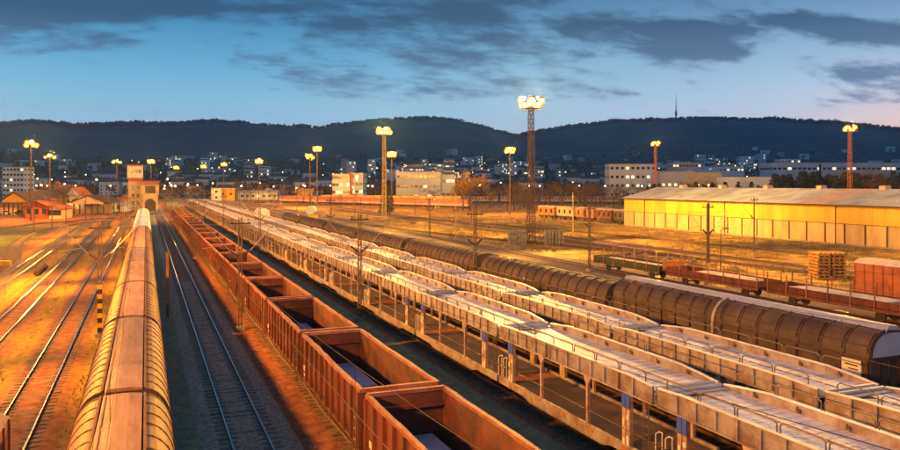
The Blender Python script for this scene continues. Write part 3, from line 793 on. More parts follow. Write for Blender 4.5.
# ------------------------------------------------------------------ brown sliding-wall wagons
HX = 30.75
def slidewall(L, seam=True, cap=True, ze=3.0, zt=4.26, placard=True, detailed=True):
    t = thing('sliding_wall_wagon', '', 'railway wagon'); W = 1.42 if cap else 1.34; wf = .30 if cap else .15
    P = lambda n, s, m, par=t, **k: part(n, s, M[m], par, **k)
    p = dome(W, ze, zt, wf, 7)
    for sg in (-1, 1):
        s = MB(); s.box(sg*W-.03, sg*W+.03, -L/2+.02, L/2-.02, 1.1, ze); P('side_wall', s, 'brown')
        n = int(L/1.25)
        r = MB(); r.box(min(sg*W, sg*(W+.09)), max(sg*W, sg*(W+.09)), -.05, .05, 1.1, ze-.02); me = r.mesh('wall_rib', M['brownrib'])
        for k in range(n+1):
            y = -L/2+.08+k*(L-.16)/n
            instance('wall_rib', me, t, (0, y, 0))
        nn = n
        for k in range(nn):
            y0_ = -L/2+k*L/nn; y1_ = y0_+L/nn; s = MB()
            for a, b in zip(p, p[1:]):
                s.v += [(sg*a[0], y0_, a[1]), (sg*b[0], y0_, b[1]), (sg*b[0], y1_, b[1]), (sg*a[0], y1_, a[1])]; kk = len(s.v)-4; s.f.append((kk, kk+1, kk+2, kk+3) if sg > 0 else (kk+3, kk+2, kk+1, kk))
            if cap:                        # raised square pressing on the curve
                a, b, c_ = p[1], p[2], p[4]
                q = dome(W, ze, zt, wf, 7, .045)
                for a, b in zip(q[1:5], q[2:6]):
                    s.v += [(sg*a[0], y0_+.13, a[1]), (sg*b[0], y0_+.13, b[1]), (sg*b[0], y1_-.13, b[1]), (sg*a[0], y1_-.13, a[1])]; kk = len(s.v)-4; s.f.append((kk, kk+1, kk+2, kk+3) if sg > 0 else (kk+3, kk+2, kk+1, kk))
            P('roof_panel', s, 'brown')
        rb = ribmesh(sg > 0, W, ze, zt, wf, .05 if cap else .07, .03 if cap else .05, 'brown' if cap else 'brownrib')
        for k in range(nn+1): instance('roof_rib', rb, t, (0, max(-L/2+.04, min(L/2-.04, -L/2+k*L/nn)), 0))
        if cap:
            s = MB(); a = p[2]; s.box(sg*a[0]-.05, sg*a[0]+.05, -L/2, L/2, a[1]-.03, a[1]+.04); P('bead', s, 'brownrib')
        s = MB(); s.box(sg*(W+.02)-.05, sg*(W+.02)+.05, -L/2, L/2, ze-.03, ze+.05); s.box(sg*(W)-.05, sg*(W)+.05, -L/2, L/2, 1.02, 1.14); P('guide_rail', s, 'brownrib')
    if cap:
        s = MB(); s.prism([(-.36, zt+.0), (-.24, zt+.16), (.24, zt+.16), (.42, zt-.04)], -L/2-.05, L/2+.05); rc = P('roof_cap', s, 'cap')
        s = MB(); s.prism([(-.52, zt-.13), (-.50, zt-.06), (-.25, zt+.19), (-.22, zt+.165), (-.4, zt-.04)], -L/2-.06, L/2+.06); P('cap_edge', s, 'plate', rc)  # pale blue stands in for sky reflected on the cap's slope
    else:
        s = MB(); s.box(-.16, .16, -L/2, L/2, zt-.03, zt+.03); P('ridge_strip', s, 'brown')
    if seam:
        s = MB()
        q = dome(W, ze, zt, wf, 7, .08); q2 = dome(W, ze, zt, wf, 7, .0)
        for (a, b), (c_, d) in zip(zip(q, q[1:]), zip(q2, q2[1:])): s.prism([(-a[0], a[1]), (-b[0], b[1]), (-d[0], d[1]), (-c_[0], c_[1])], -.1, .1)
        s.box(-W-.1, -W, -.09, .09, 1.05, ze); P('centre_seam', s, 'label' if False else 'carrier')
    for sg in (-1, 1):
        y = sg*L/2; pr = [(W-.02, 1.05)]+[(a, b) for a, b in dome(W-.02, ze, zt-.02, wf, 7)]+[(-a, b) for a, b in reversed(dome(W-.02, ze, zt-.02, wf, 7))]+[(-W+.02, 1.05)]
        s = MB(); s.prism(pr, y-.04, y+.04); e = P('end_wall', s, 'brown')
        s = MB()
        for x in (-.9, -.3, .3, .9): s.box(x-.05, x+.05, y-.11, y+.11, 1.1, ze-.06)
        s.box(-W+.05, W-.05, y-.1, y+.1, ze-.05, ze+.06); P('end_rib', s, 'brownrib', e)
        s = MB()
        pr = [(a, b) for a, b in dome(W-.14, ze+.1, zt-.14, wf, 7)]; pr = pr+[(-a, b) for a, b in reversed(pr)]
        s.prism(pr, y-.055, y+.055); P('end_gable_panel', s, 'plate' if cap else 'brown', e)  # capped wagon: reflected sky is put into the panel's pale blue
    if placard:
        s = MB(); s.box(-W-.105, -W-.095, -L/2+.35, -L/2+1.35, 1.75, ze-.1); P('white_placard', s, 'label')
        s = MB(); s.box(-W-.112, -W-.106, -L/2+.5, -L/2+1.2, 2.62, 2.68); s.box(-W-.112, -W-.106, -L/2+.5, -L/2+1.0, 2.45, 2.5); s.box(-W-.112, -W-.106, -L/2+.5, -L/2+1.1, 2.2, 2.25); P('placard_print', s, 'dark')
    s = MB(); s.box(-1.2, 1.2, -L/2, L/2, .9, 1.04); s.box(-.3, .3, -L/2-.3, L/2+.3, .7, .9); P('underframe', s, 'dark')
    for y in (-L/2+2.2, L/2-2.2): bogie(t, y)
    buffers(t, -L/2, -1); buffers(t, L/2, 1)
    return t
o = slidewall(19.7); o.location = (HX, 33.85, RZ); o['label'] = 'big brown sliding-wall wagon on the right with pale roof cap and white placard'; o['group'] = 'brown covered wagons in one train'
h2 = slidewall(21.2, seam=False, cap=False, ze=2.6, zt=3.85, placard=False)
for k in range(6):
    yc = 43.9+22.7*(k+.5)
    lab = 'dark brown round-roofed wagon, %s behind the pale-capped one' % (ORD[k] if k else 'first')
    if k == 0: h2.location = (HX, yc, RZ); h2['label'] = lab; o = h2
    else: o = clone(h2, (HX, yc, RZ), lab)
    o['group'] = 'brown covered wagons in one train'

# ------------------------------------------------------------------ stake wagons
def stakewagon(col, loadw, lab, y, L=13.2, stakes=True, plain=False):
    t = thing('stake_wagon', lab, 'railway wagon', (53.4, y, RZ), group='flat wagons with stakes'); W = 1.4
    P = lambda n, s, m, par=t, **k: part(n, s, M[m], par, **k)
    s = MB(); s.box(-W, W, -L/2, L/2, 1.02, 1.2); P('floor', s, 'dark')
    nb = 6
    for sg in (-1, 1):
        me = MB().box(sg*W-.03, sg*W+.03, -L/2/nb+.03, L/2/nb-.03, 1.2, 1.72)
        me.box(min(sg*W, sg*(W+.06)), max(sg*W, sg*(W+.06)), -.04, .04, 1.2, 1.7); me = me.mesh('drop_side', M[col])
        for k in range(nb): instance('drop_side', me, t, (0, -L/2+(k+.5)*L/nb, 0))
        s = MB(); s.box(sg*W-.06, sg*W+.06, -L/2, L/2, .86, 1.1); P('sole_bar', s, col)
        if stakes:
            me = MB().box(sg*(W+.06)-.04, sg*(W+.06)+.04, -.045, .045, .95, 2.75).mesh('stake', M['gondrim'])
            for k in range(nb+1): instance('stake', me, t, (0, -L/2+.1+k*(L-.2)/nb, 0))
    for sg in (-1, 1):
        s = MB(); s.box(-W, W, sg*L/2-.04, sg*L/2+.04, 1.2, 1.75); P('end_board', s, col)
    for y_ in (-L/2+2.3, L/2-2.3): wheelset(t, y_)
    buffers(t, -L/2, -1); buffers(t, L/2, 1)
    for (a, b, w, hh) in loadw:
        s = MB(); n = 5
        for i in range(n): s.box(-W+.12+i*(2*W-.24)/n, -W+.1+(i+1)*(2*W-.24)/n, a+random.uniform(-.1, .1), b+random.uniform(-.1, .1), 1.22, 1.22+hh+random.uniform(-.04, .04))
        o = solo('timber_load', s, M[w], 'flat timber load lying in the %s' % lab.split(',')[0].replace(' between the green one and the yellow-ended one', ''), 'load', (53.4, y, RZ), group='loads on the stake wagons')
    return t
stakewagon('green', [(-5, 5.6, 'load', .25)], 'dull green stake wagon, at the far left end of its row', 75.0)
stakewagon('gond', [(-4.5, 2.8, 'load', .42)], 'brown stake wagon between the green one and the yellow-ended one, middle of its row', 60.7)
stakewagon('gond', [(-5.2, 4.4, 'load', .46)], 'rusty stake wagon behind the pale roof cap, second from the right', 46.4)
stakewagon('yellow', [(-5, 5, 'orange', .3)], 'yellow-painted stake wagon cut by the right edge', 32.1)
for (yy, lab) in ((67.85, 'orange buffer-height cabinet between two stake wagons, near a yellow pole'),):
    t = thing('brake_platform', lab, 'platform', (53.4, yy, RZ)); part('cab_wall', MB().box(-1.3, 1.3, -.2, .2, 1.35, 2.3), M['orange'], t); part('step', MB().box(-1.4, 1.4, -.35, .35, 1.2, 1.34), M['dark'], t)
# ------------------------------------------------------------------ red box wagon + corner wagon
def boxwagon(name, lab, loc, rz, L, h, colr, roofm, cat='railway wagon', group=None):
    t = thing(name, lab, cat, loc, rz, group); W = 1.42
    P = lambda n, s, m, par=t, **k: part(n, s, M[m], par, **k)
    for sg in (-1, 1):
        s = MB(); s.box(sg*W-.03, sg*W+.03, -L/2, L/2, 1.1, h-.35); sd = P('side_wall', s, colr)
        n = int(L/.9); me = MB().box(min(sg*(W+.03), sg*(W+.09)), max(sg*(W+.03), sg*(W+.09)), -.04, .04, 1.1, h-.36).mesh('wall_rib', M[colr])
        for k in range(n+1): instance('wall_rib', me, sd, (0, -L/2+.05+k*(L-.1)/n, 0))
        s = MB(); s.box(min(sg*(W+.04), sg*(W+.12)), max(sg*(W+.04), sg*(W+.12)), -1.2, 1.2, 1.12, h-.5); P('sliding_door', s, colr)
        s = MB(); s.box(sg*W-.06, sg*W+.06, -L/2, L/2, .92, 1.1); P('sole_bar', s, 'dark')
    s = MB(); pr = [(-W-.05, h-.36), (-W*.8, h-.12), (-.5, h), (.5, h), (W*.8, h-.12), (W+.05, h-.36)]; s.prism(pr, -L/2-.06, L/2+.06); P('roof', s, roofm)
    for sg in (-1, 1):
        s = MB(); s.box(-W+.03, W-.03, sg*L/2-.04, sg*L/2+.04, 1.1, h-.36); e = P('end_wall', s, colr)
        s = MB()
        for x in (-.9, 0, .9): s.box(x-.05, x+.05, sg*L/2-.1, sg*L/2+.1, 1.1, h-.38)
        P('end_rib', s, colr, e)
    s = MB(); s.box(-1.2, 1.2, -L/2, L/2, .85, 1.08); P('underframe', s, 'dark')
    for y_ in (-L/2+2, L/2-2): wheelset(t, y_)
    buffers(t, -L/2, -1); buffers(t, L/2, 1)
    return t
boxwagon('box_wagon', 'rusty red box wagon with a lit roof, cut by the right edge', (60.3, 43.2, RZ), 0, 13, 4.0, 'boxorange', 'load')
boxwagon('box_wagon', 'brown box wagon whose corner pokes in at the bottom left', (-5.35, 20.35, RZ), 0, 12.4, 3.95, 'gondrim', 'roofpale')

# ------------------------------------------------------------------ poles and overhead line
def catenary_pole(x, y, h, lab, striped=False, arms=(1, 1), m='polest', lattice=True, group='overhead line poles', basey=False):
    t = thing('catenary_pole', lab, 'pole', (x, y, 0), group=group)
    s = MB(); r = .14
    if lattice:
        for dx in (-.11, .11): s.box(dx-.035, dx+.035, -.09, .09, 0, h)
        for k in range(int(h/.55)): z = .3+k*.55; s.beam((-.11, 0, z), (.11, 0, z+.4), .05, .04)
    else: s.tube((0, 0, 0), (0, 0, h), .13, .09, 8)
    part('pole_shaft', s, M[m], t)
    part('pole_base', MB().box(-.3, .3, -.3, .3, 0, .3), M['concrete'], t)
    if striped:
        for k in range(10):
            me = MB().box(-.155, .155, -.11, .11, .35+k*.34, .35+(k+1)*.34-.02); part('warning_stripe', me, M['yellow' if k % 2 else 'black'], t)
    if basey: part('painted_band', MB().box(-.15, .15, -.11, .11, .3, 2.4), M['yellow'], t)
    s = MB(); s.box(-.75, .75, -.05, .05, h-.5, h-.4); ca = part('crossarm', s, M['dark'], t)
    for dx in (-.6, .6):
        s = MB()
        for k in range(3): s.tube((dx, 0, h-.4+k*.11), (dx, 0, h-.35+k*.11), .09, n=8)
        part('insulator', s, M['insul'], ca)
    for sg in (-1, 1):
        a = arms[0] if sg < 0 else arms[1]
        if not a: continue
        L_ = 2.6*a
        s = MB(); s.tube((sg*.7, 0, 5.9), (sg*L_, 0, 8.0), .035, n=6); s.tube((sg*.25, 0, 7.7), (sg*L_*.97, 0, 7.95), .02, n=5); s.tube((sg*1.2, 0, 6.35), (sg*(L_+.1), 0, 6.15), .03, n=5)
        ar = part('cantilever_arm', s, M['wire'], t)
        s = MB(); d = Vector((sg*.5, 0, .44)).normalized()
        for k in range(6): c = Vector((sg*.15, 0, 5.5))+d*(.08+k*.11); s.tube(c, c+d*.06, .1, n=8)
        s.tube((sg*.1, 0, 5.45), (sg*.72, 0, 5.92), .04); part('insulator', s, M['insul'], ar)
    return t
rowsP = [(-3.05, 'between the brown vans and the empty track left of them'), (6.5, 'between the dark empty track and the rust-red open wagons'),
         (15.7, 'beside the nearer row of car carriers'), (27.2, 'between the car carriers and the brown covered wagons'), (51.0, 'beside the row of stake wagons')]
for i, (px, txt) in enumerate(rowsP):
    y0_ = [59.4, 58.2, 58.5, 62.0, 81.0][i]
    for k in range(6):
        y = y0_+57*k
        if px == -3.05 and k == 0: lab = 'overhead line pole with a black and yellow striped foot beside the brown vans'
        else: lab = '%s overhead line pole %s' % ('nearest' if k == 0 else ORD[k], txt)
        catenary_pole(px, y, [8.2, 8.4, 8.5, 8.6, 8.2][i], lab, striped=(px == -3.05 and k == 0), arms=(1, 1) if i != 2 else (1, 1), lattice=True, basey=(px == 6.5 and k == 0) and False)
catenary_pole(54.9+.9, 65.2, 8.8, 'tall overhead line pole with a yellow-painted foot behind the brown wagon', basey=True)
catenary_pole(86.7, 91, 8.8, 'thin overhead line pole standing in front of the warehouse', arms=(1, 0), lattice=False)
catenary_pole(86.8, 144.5, 8.8, 'yellow-lit pole in front of the old wagons, left of the warehouse', arms=(0, 0), m='poleyel', lattice=False)
catenary_pole(50.1+6, 137.2, 9.0, 'yellow pole with slanting wires near the red coaches', arms=(1, 1), m='poleyel', lattice=False)
catenary_pole(80.6, 186, 7, 'slim pole beside the end of the red coaches', arms=(1, 0), lattice=False)
for k, (u, v) in enumerate([(34, 234), (52, 232), (66, 226), (86, 222), (108, 218)]):
    p = at(u, v); catenary_pole(p.x, p.y, 7.5, '%s thin pole from the left near the wooden sheds' % (ORD[k] if k else 'first'), arms=(.6, 0), lattice=False, group='thin poles by the sheds')
for k, (u, v, hh) in enumerate([(318, 212, 8), (297, 214, 8), (341, 209, 8), (415, 216, 7), (505, 213, 8), (640, 200, 8), (270, 210, 8)]):
    p = at(u, v)
    if u < 600: catenary_pole(p.x, p.y, hh, '%s distant pole counted along the yellow fence' % (ORD[k] if k else 'first'), arms=(.7, .7), lattice=False, group='distant line poles')
# short stub posts and signal
t = thing('stub_post', 'short rusty post standing between the brown vans and the dark track', 'post', (1.62, 66, 0)); part('post_shaft', MB().box(-.1, .1, -.08, .08, 0, 5.2), mat('rusty_stub', (.35, .14, .06), (.2, .09, .05), 2, .8), t); part('post_cap', MB().box(-.2, .2, -.14, .14, 5.2, 5.35), M['polest'], t)
# overhead wires (contact + carrying wire with droppers)
def wires(x, xp, y0_, lab, lx=None):
    t = thing('overhead_wire', lab, 'overhead wire', (x, 0, 0), group='overhead wires above the tracks')
    a = MB(); b = MB(); d = MB()
    for k in range(-1, 5):
        ya = y0_+57*k; yb = ya+57; N_ = 12; zz = 0
        if ya < -60: continue
        prev = None
        for j in range(N_+1):
            s_ = j/N_; y = ya+(yb-ya)*s_; zc = 8.0-1.15*4*s_*(1-s_); x_ = 0
            if prev: b.tube(prev, (x_, y, zc), .008, n=3)
            prev = (x_, y, zc)
            if 0 < j < N_ and j % 2: d.tube((x_, y, zc), (x_, y, 6.15), .007, n=3)
        a.tube((0, ya, 6.15), (0, yb, 6.15), .009, n=4)
    part('contact_wire', a, M['cable'], t); part('carrying_wire', b, M['cable'], t); part('dropper_wires', d, M['cable'], t, stuff=True)
wires(-5.35, -3.05, 59.4, 'thin overhead wire above the empty track left of the brown vans')
wires(-.67, -3.05, 59.4, 'thin overhead wire running above the brown van roofs')
wires(4.05, 6.5, 58.2, 'thin overhead wire above the dark empty track')
wires(8.68, 6.5, 58.2, 'thin overhead wire above the rust-red open wagons')
wires(18.15, 15.7, 58.5, 'thin overhead wire above the nearer car carriers')
wires(29.9, 27.2, 62.0, 'thin overhead wire above the brown covered wagons')

# ------------------------------------------------------------------ lamp masts
SOD = (1.0, .36, .035); SOD2 = (1.0, .47, .06)
def lamp_mast(x, y, h, lab, power, lattice=False, heads=6, col=SOD, glass='sodium', spread=1.25, lower=False, real=True, r0=.28, m='polest', size=.85):
    t = thing('light_mast', lab, 'light mast', (x, y, 0), group='light masts around the yard')
    s = MB()
    if lattice:
        w0, w1 = .58, .36
        def cnr(z): w = w0+(w1-w0)*z/h; return [(-w, -w), (w, -w), (w, w), (-w, w)]
        for i in range(4):
            a = cnr(0)[i]; b = cnr(h)[i]; s.beam((*a, 0), (*b, h), .10, .10)
        part('mast_leg', s, M[m], t)
        s = MB(); n = int(h/1.5)
        for k in range(n):
            z0, z1 = k*h/n, (k+1)*h/n; c0, c1 = cnr(z0), cnr(z1)
            for i in range(4):
                j = (i+1) % 4; s.beam((*c0[i], z0), (*c1[j], z1), .05, .05); s.beam((*c0[j], z0), (*c1[i], z1), .05, .05); s.beam((*c1[i], z1), (*c1[j], z1), .06, .06)
        part('lattice_bracing', s, M[m], t, stuff=True)
        part('platform', MB().box(-1.5, 1.5, -1.5, 1.5, h, h+.12), M['yellow'], t)
        s = MB()
        for i in range(4):
            c = [(-1.45, -1.45), (1.45, -1.45), (1.45, 1.45), (-1.45, 1.45)]; a, b = c[i], c[(i+1) % 4]; s.tube((*a, h+1.1), (*b, h+1.1), .04); s.tube((*a, h), (*a, h+1.1), .04)
        part('platform_rail', s, M['yellow'], t); hz = h+.9
    else:
        s.tube((0, 0, 0), (0, 0, h), r0, r0*.5, 8); part('mast_shaft', s, M[m], t)
        part('head_ring', MB().box(-spread, spread, -.08, .08, h-.12, h+.04).box(-.08, .08, -spread, spread, h-.12, h+.04), M['polest'], t); hz = h+.1
    for k in range(heads):
        a = 2*math.pi*k/heads+.3; px, py = spread*math.cos(a), spread*math.sin(a); hz2 = hz+(.55 if k % 2 else -.25); hd = MB(); hd.c(px, py, hz2+.45, size*.9, size*.9, size*.35); hp = part('lamp_housing', hd, M['dark'], t)
        part('lamp_glass', MB().sphere((px*1.08, py*1.08, hz2+.45-size*.48), size*.6, 8, 5), M[glass], hp, smooth=True)
        if size > .8: part('lamp_halo_disc', MB().tube((px*1.12, py*1.12-.08, hz2+.45-size*.48), (px*1.12, py*1.12+.12, hz2+.45-size*.48), size*.78, size*.55, 12), M['glow'], hp)  # added glowing disc, an orange halo rim rather than a real dish
    if real:
        ld = bpy.data.lights.new('mast_light', 'POINT'); ld.energy = power; ld.color = col; ld.shadow_soft_size = .5
        lo = bpy.data.objects.new('mast_light', ld); lo.location = (0, 0, hz+1.7); link(lo, t)
    return t
KL = 1.0
for k, (x, y, p, hm_) in enumerate([(-17.3, 12, 48000, 13.8), (-17.3, 50, 70000, 13.8), (-17.3, 90, 95000, 13.8), (-31, 165, 200000, 22)]):  # second mast is added to even out the light on the left ground
    lamp_mast(x, y, hm_, ['light mast left of the tracks, outside the picture beside the camera', 'extra light mast added outside the left edge, nearer than the striped pole', 'light mast outside the left edge, beyond the striped pole', 'tall light mast outside the left edge near the grass patch'][k], p*KL)
lamp_mast(-31, 250, 22, 'tall light mast on the far left with two lamp clusters', 130000*KL, heads=5)
lamp_mast(-37.9, 363, 22, 'twin-headed light mast behind the yellow-lit shed', 110000*KL, heads=4, spread=1.6)
lamp_mast(-60, 363, 20, 'light mast cut by the left edge of the picture', 60000*KL, heads=4)
lamp_mast(-14.4, 440, 22, 'twin-headed light mast just left of the signal tower', 90000*KL, heads=5, spread=1.8)
lamp_mast(2.5, 440, 22.3, 'light mast just right of the signal tower', 90000*KL, size=1.0)
lamp_mast(20.5, 590, 22, 'light mast in the distance right of the signal tower', 60000*KL, size=1.1)
lamp_mast(36.5, 545, 22, 'light mast in the distance, left one of a close pair', 60000*KL, size=1.0)
lamp_mast(44, 480, 22, 'light mast in the distance, right one of a close pair', 60000*KL)
lamp_mast(54.7, 405, 22, 'light mast above the far end of the car carriers', 90000*KL, size=1.0)
lamp_mast(64.7, 322, 22, 'left and lower of two light masts behind the yellow hut', 90000*KL, heads=7, size=.95)
lamp_mast(72.4, 344, 26.3, 'right and taller of two light masts behind the yellow hut', 80000*KL, heads=6, size=1.0)
lamp_mast(65.4, 216, 25.3, 'tall bright lattice light mast near the red coaches', 270000*KL, lattice=True, heads=9, col=SOD2, m='poleyel', size=.95, spread=1.6)
lamp_mast(90, 287, 22, 'smaller light mast beside the bright lattice one', 80000*KL, size=.95)
lamp_mast(64.2, 121.3, 24.3, 'very tall lattice tower with pale yellow lamps above the stacked sleepers', 430000*KL, lattice=True, heads=8, col=SOD2, glass='halide', size=.95, spread=1.6)
lamp_mast(116.7, 236, 22, 'light mast above the bare trees right of the golden tree', 80000*KL, size=.95)
lamp_mast(212, 282, 27.5, 'lattice light mast behind the left end of the warehouse', 90000*KL, lattice=True, heads=6, m='orange', size=.95, spread=1.4)
lamp_mast(210.3, 179.2, 27.5, 'lattice light mast behind the right part of the warehouse', 90000*KL, lattice=True, heads=6, m='orange', size=.95, spread=1.4)
lamp_mast(65, 26, 26, 'tall lattice light mast outside the right edge beside the stake wagons', 120000*KL, lattice=True, heads=8, col=SOD2, glass='halide')
lamp_mast(96, 62, 20, 'light mast outside the right edge before the warehouse', 60000*KL, col=SOD2)
def street_lamp(x, y, h, lab, lit=False, power=0, group='small street lamps'):
    t = thing('street_lamp', lab, 'street lamp', (x, y, 0), group=group)
    part('lamp_pole', MB().tube((0, 0, 0), (0, 0, h), .08, .05, 7), M['polest'], t)
    part('lamp_arm', MB().tube((0, 0, h), (.7, 0, h+.15), .04, n=5), M['polest'], t)
    hd = part('lamp_head', MB().prism([(.5, h+.1), (.6, h+.25), (1.1, h+.25), (1.2, h+.12)], -.15, .15), M['dark'], t)
    part('lamp_lens', MB().box(.6, 1.1, -.12, .12, h+.05, h+.1) if not lit else MB().sphere((.85, 0, h), .38), M['townlamp' if lit else 'label'], hd)
    if power:
        ld = bpy.data.lights.new('lamp_light', 'POINT'); ld.energy = power; ld.color = SOD; ld.shadow_soft_size = .3
        lo = bpy.data.objects.new('lamp_light', ld); lo.location = (.85, 0, h-.6); link(lo, t)
street_lamp(64.2, 72.8, 5.3, 'small unlit lamp post between the tracks, in front of the warehouse')
p = at(272.7, 196); street_lamp(p.x, p.y, 8, 'small lit lamp by the long pale shed in the distance', True, 15000)
street_lamp(*far(296, 330)[:2], 9, 'small lit lamp next to the yellow hut', False, 18000)

for k in range(16):
    p = far(random.uniform(120, 480) if k < 12 else random.uniform(0, 110), random.uniform(300, 430)); street_lamp(p.x, p.y, random.uniform(8, 14), '%s of the small lit lamps along the far edge of the yard' % (ORD[k] if k else 'first'), True, 0, 'small lit lamps at the far edge of the yard')
# ------------------------------------------------------------------ warehouse
wx, wy0, wy1, we, wr, wxr = 114.5, 36.4, 165.05, 7.05, 9.75, 125.0
t = thing('warehouse', 'long warehouse with yellow upper wall, pale lower panels and light grey roof', 'warehouse', (wx, wy0, 0))
Lw = wy1-wy0; nb = 31; bw = Lw/nb
ub = MB()
def corr(s, y0_, y1_, z0, z1, step, d, x=0):
    n = int((y1_-y0_)/step)
    for i in range(n):
        a = y0_+i*(y1_-y0_)/n; b = a+(y1_-y0_)/n; m_ = (a+b)/2; k = len(s.v)
        s.v += [(x, a, z0), (x-d, m_-step*.2, z0), (x-d, m_+step*.2, z0), (x, b, z0), (x, a, z1), (x-d, m_-step*.2, z1), (x-d, m_+step*.2, z1), (x, b, z1)]
        s.f += [(k, k+4, k+5, k+1), (k+1, k+5, k+6, k+2), (k+2, k+6, k+7, k+3)]
pm = MB(); corr(pm, .12, bw-.12, .25, 3.7, .5, .06, .0); PM = pm.mesh('lower_panel', M['whpanel'])
um = MB(); corr(um, 0, bw-.015, 3.78, we, .35, .05, -.1); UM = um.mesh('upper_panel', M['whyel'])
po = MB(); po.box(-.14, .06, -.1, .1, 0, 3.76); PO = po.mesh('bay_post', M['whpost'])
for k in range(nb):
    instance('lower_panel', PM, t, (random.uniform(-.02, .02), k*bw, 0)); instance('upper_panel', UM, t, (0, k*bw, 0)); instance('bay_post', PO, t, (0, k*bw, 0))
part('plinth', MB().box(-.2, .1, 0, Lw, 0, .24), M['concrete'], t); part('band_rail', MB().box(-.17, .1, 0, Lw, 3.7, 3.78), M['whpost'], t)
part('inner_wall', MB().box(.12, .3, 0, Lw, 0, we), M['concrete'], t)
for y_, nm in ((Lw, 'end_wall'), (0, 'end_wall')):
    s = MB(); s.prism([(0, 0), (0, we), (wxr-wx, wr), (21, we), (21, 0)], y_-.15, y_+.15); part(nm, s, M['whpanel'], t)
part('back_wall', MB().box(20.9, 21.1, 0, Lw, 0, we), M['whpanel'], t)
nr = 16
for k in range(nr):
    a, b = -.5+k*(Lw+1)/nr, -.5+(k+1)*(Lw+1)/nr
    for (x0, z0, x1, z1) in ((-.75, we+.05, wxr-wx, wr+.12), (wxr-wx, wr+.12, 21.7, we+.05)):
        if x0 < 0 and k in (3, 4): 
            xm = (x0+x1)*.5; zm = (z0+z1)/2
            segs = [(x0, z0, xm, zm, 'whroof'), (xm, zm, x1, z1, 'whroof2')]
        else: segs = [(x0, z0, x1, z1, 'whroof2' if (k in (1, 8) and x0 < 0) else 'whroof')]
        for (xa, za, xb, zb, mm) in segs:
            s = MB(); s.prism([(xa, za-.06), (xa, za), (xb, zb), (xb, zb-.06)], a+.01, b-.01); s.box(xa, xb, a, a, 0, 0) if False else None
            part('roof_sheet', s, M[mm], t)
for k in range(5): part('downpipe', MB().tube((-.24, 8+k*28, .1), (-.24, 8+k*28, we-.1), .09, n=6), M['whpost'], t)
for k in range(9): part('roof_vent', MB().prism([(9.6, wr-.05), (9.6, wr+.55), (9.9, wr+.75), (10.9, wr+.75), (11.2, wr+.55), (11.2, wr-.05)], 6+k*14, 7.2+k*14), M['whroof2'], t)
part('gutter', MB().box(-.9, -.74, -.5, Lw+.5, we-.14, we+.04), M['dark'], t)

# ------------------------------------------------------------------ buildings helper
def building(name, lab, loc, rz, w, d, h, wall='townwhite', roofm='rooft', floors=0, cols=0, winw=1.6, winh=1.4, group=None, gable=0, cat='building', litp=.08, band=False, partwin=True, chim=False, flat=.3):
    t = thing(name, lab, cat, loc, rz, group)
    part('wall', MB().box(-w/2, w/2, -d/2, d/2, -3, h), M[wall], t)
    if gable:
        s = MB(); s.prism([(-d/2-.4, h+.002), (0, h+gable), (d/2+.4, h+.002)], -w/2-.3, w/2+.3, 'x'); rf = part('roof', s, M[roofm], t)
    else:
        s = MB(); s.box(-w/2-.25, w/2+.25, -d/2-.25, d/2+.25, h+.003, h+flat); rf = part('roof', s, M[roofm], t)
    if chim: part('chimney', MB().box(w*.2-.4, w*.2+.4, -.4, .4, h, h+gable+1.2), M['brick'], rf)
    if floors:
        me = MB().box(-winw/2, winw/2, -.05, .03, -winh/2, winh/2).mesh('window', M['win']); ml = MB().box(-winw/2, winw/2, -.05, .03, -winh/2, winh/2).mesh('window', M['winlit'])
        joined = MB()
        for f_ in range(floors):
            z = (f_+.55)*h/floors
            for c_ in range(cols):
                x = -w/2+(c_+.5)*w/cols
                if partwin: instance('window', ml if random.random() < litp else me, t, (x, -d/2-.03, z))
                else: joined.c(x, -d/2-.02, z, winw, .08, winh)
        if joined.v: part('window_rows', joined, M['win'], t, stuff=True)
        nside = max(1, int(d/4)); js = MB()
        for f_ in range(floors):
            for c_ in range(nside):
                y = -d/2+(c_+.5)*d/nside
                for sx in (-1, 1): js.c(sx*(w/2+.01), y, (f_+.55)*h/floors, .06, winw, winh)
        part('side_windows', js, M['win'], t, stuff=True)
    return t
FACE = -YAW
# yellow hut, small sheds, long low shed and wall in the middle distance
p = at(306, 200.5); building('yellow_hut', 'small bright yellow hut with a shallow gable roof', (p.x, p.y, 0), FACE, 9.5, 7, 5.5, 'yellow', 'yellow', 1, 2, gable=1.9)
p = far(225, 480); building('small_shed', 'small shed, one half white, the other yellow, beyond the far wagons', (p.x, p.y, 0), FACE, 14.5, 8, 7.5, 'yellow', 'whroof', 1, 3)
p = far(218, 477); building('white_annex', 'white annex against the small yellow shed', (p.x, p.y, 0), FACE, 6, 7, 7.2, 'townwhite', 'whroof', 2, 1)
p = far(255, 500); building('long_shed', 'long pale low shed behind the far end of the carriers', (p.x, p.y, 0), FACE, 32, 10, 4.6, 'townwhite', 'whroof', 1, 9, gable=1.6)
# yellow fence / wall
for k in range(16):
    a = far(322+k*8.7, 400-k*2.2); b = far(322+(k+1)*8.7-.4, 400-(k+1)*2.2); mdl = (a+b)/2; ang = math.atan2(b.y-a.y, b.x-a.x); w_ = (b-a).length
    t = thing('fence_panel', '%s yellow-lit wall panel from the left behind the red coaches' % (ORD[k] if k else 'first'), 'wall', (mdl.x, mdl.y, 0), ang, 'yellow-lit wall panels')
    part('slab', MB().box(-w_/2+.15, w_/2-.15, -.1, .1, 0, 4.6+random.uniform(-.1, .1)), M['whyel'], t); part('fence_post', MB().box(w_/2-.14, w_/2+.12, -.2, .2, 0, 4.9), M['concrete'], t)

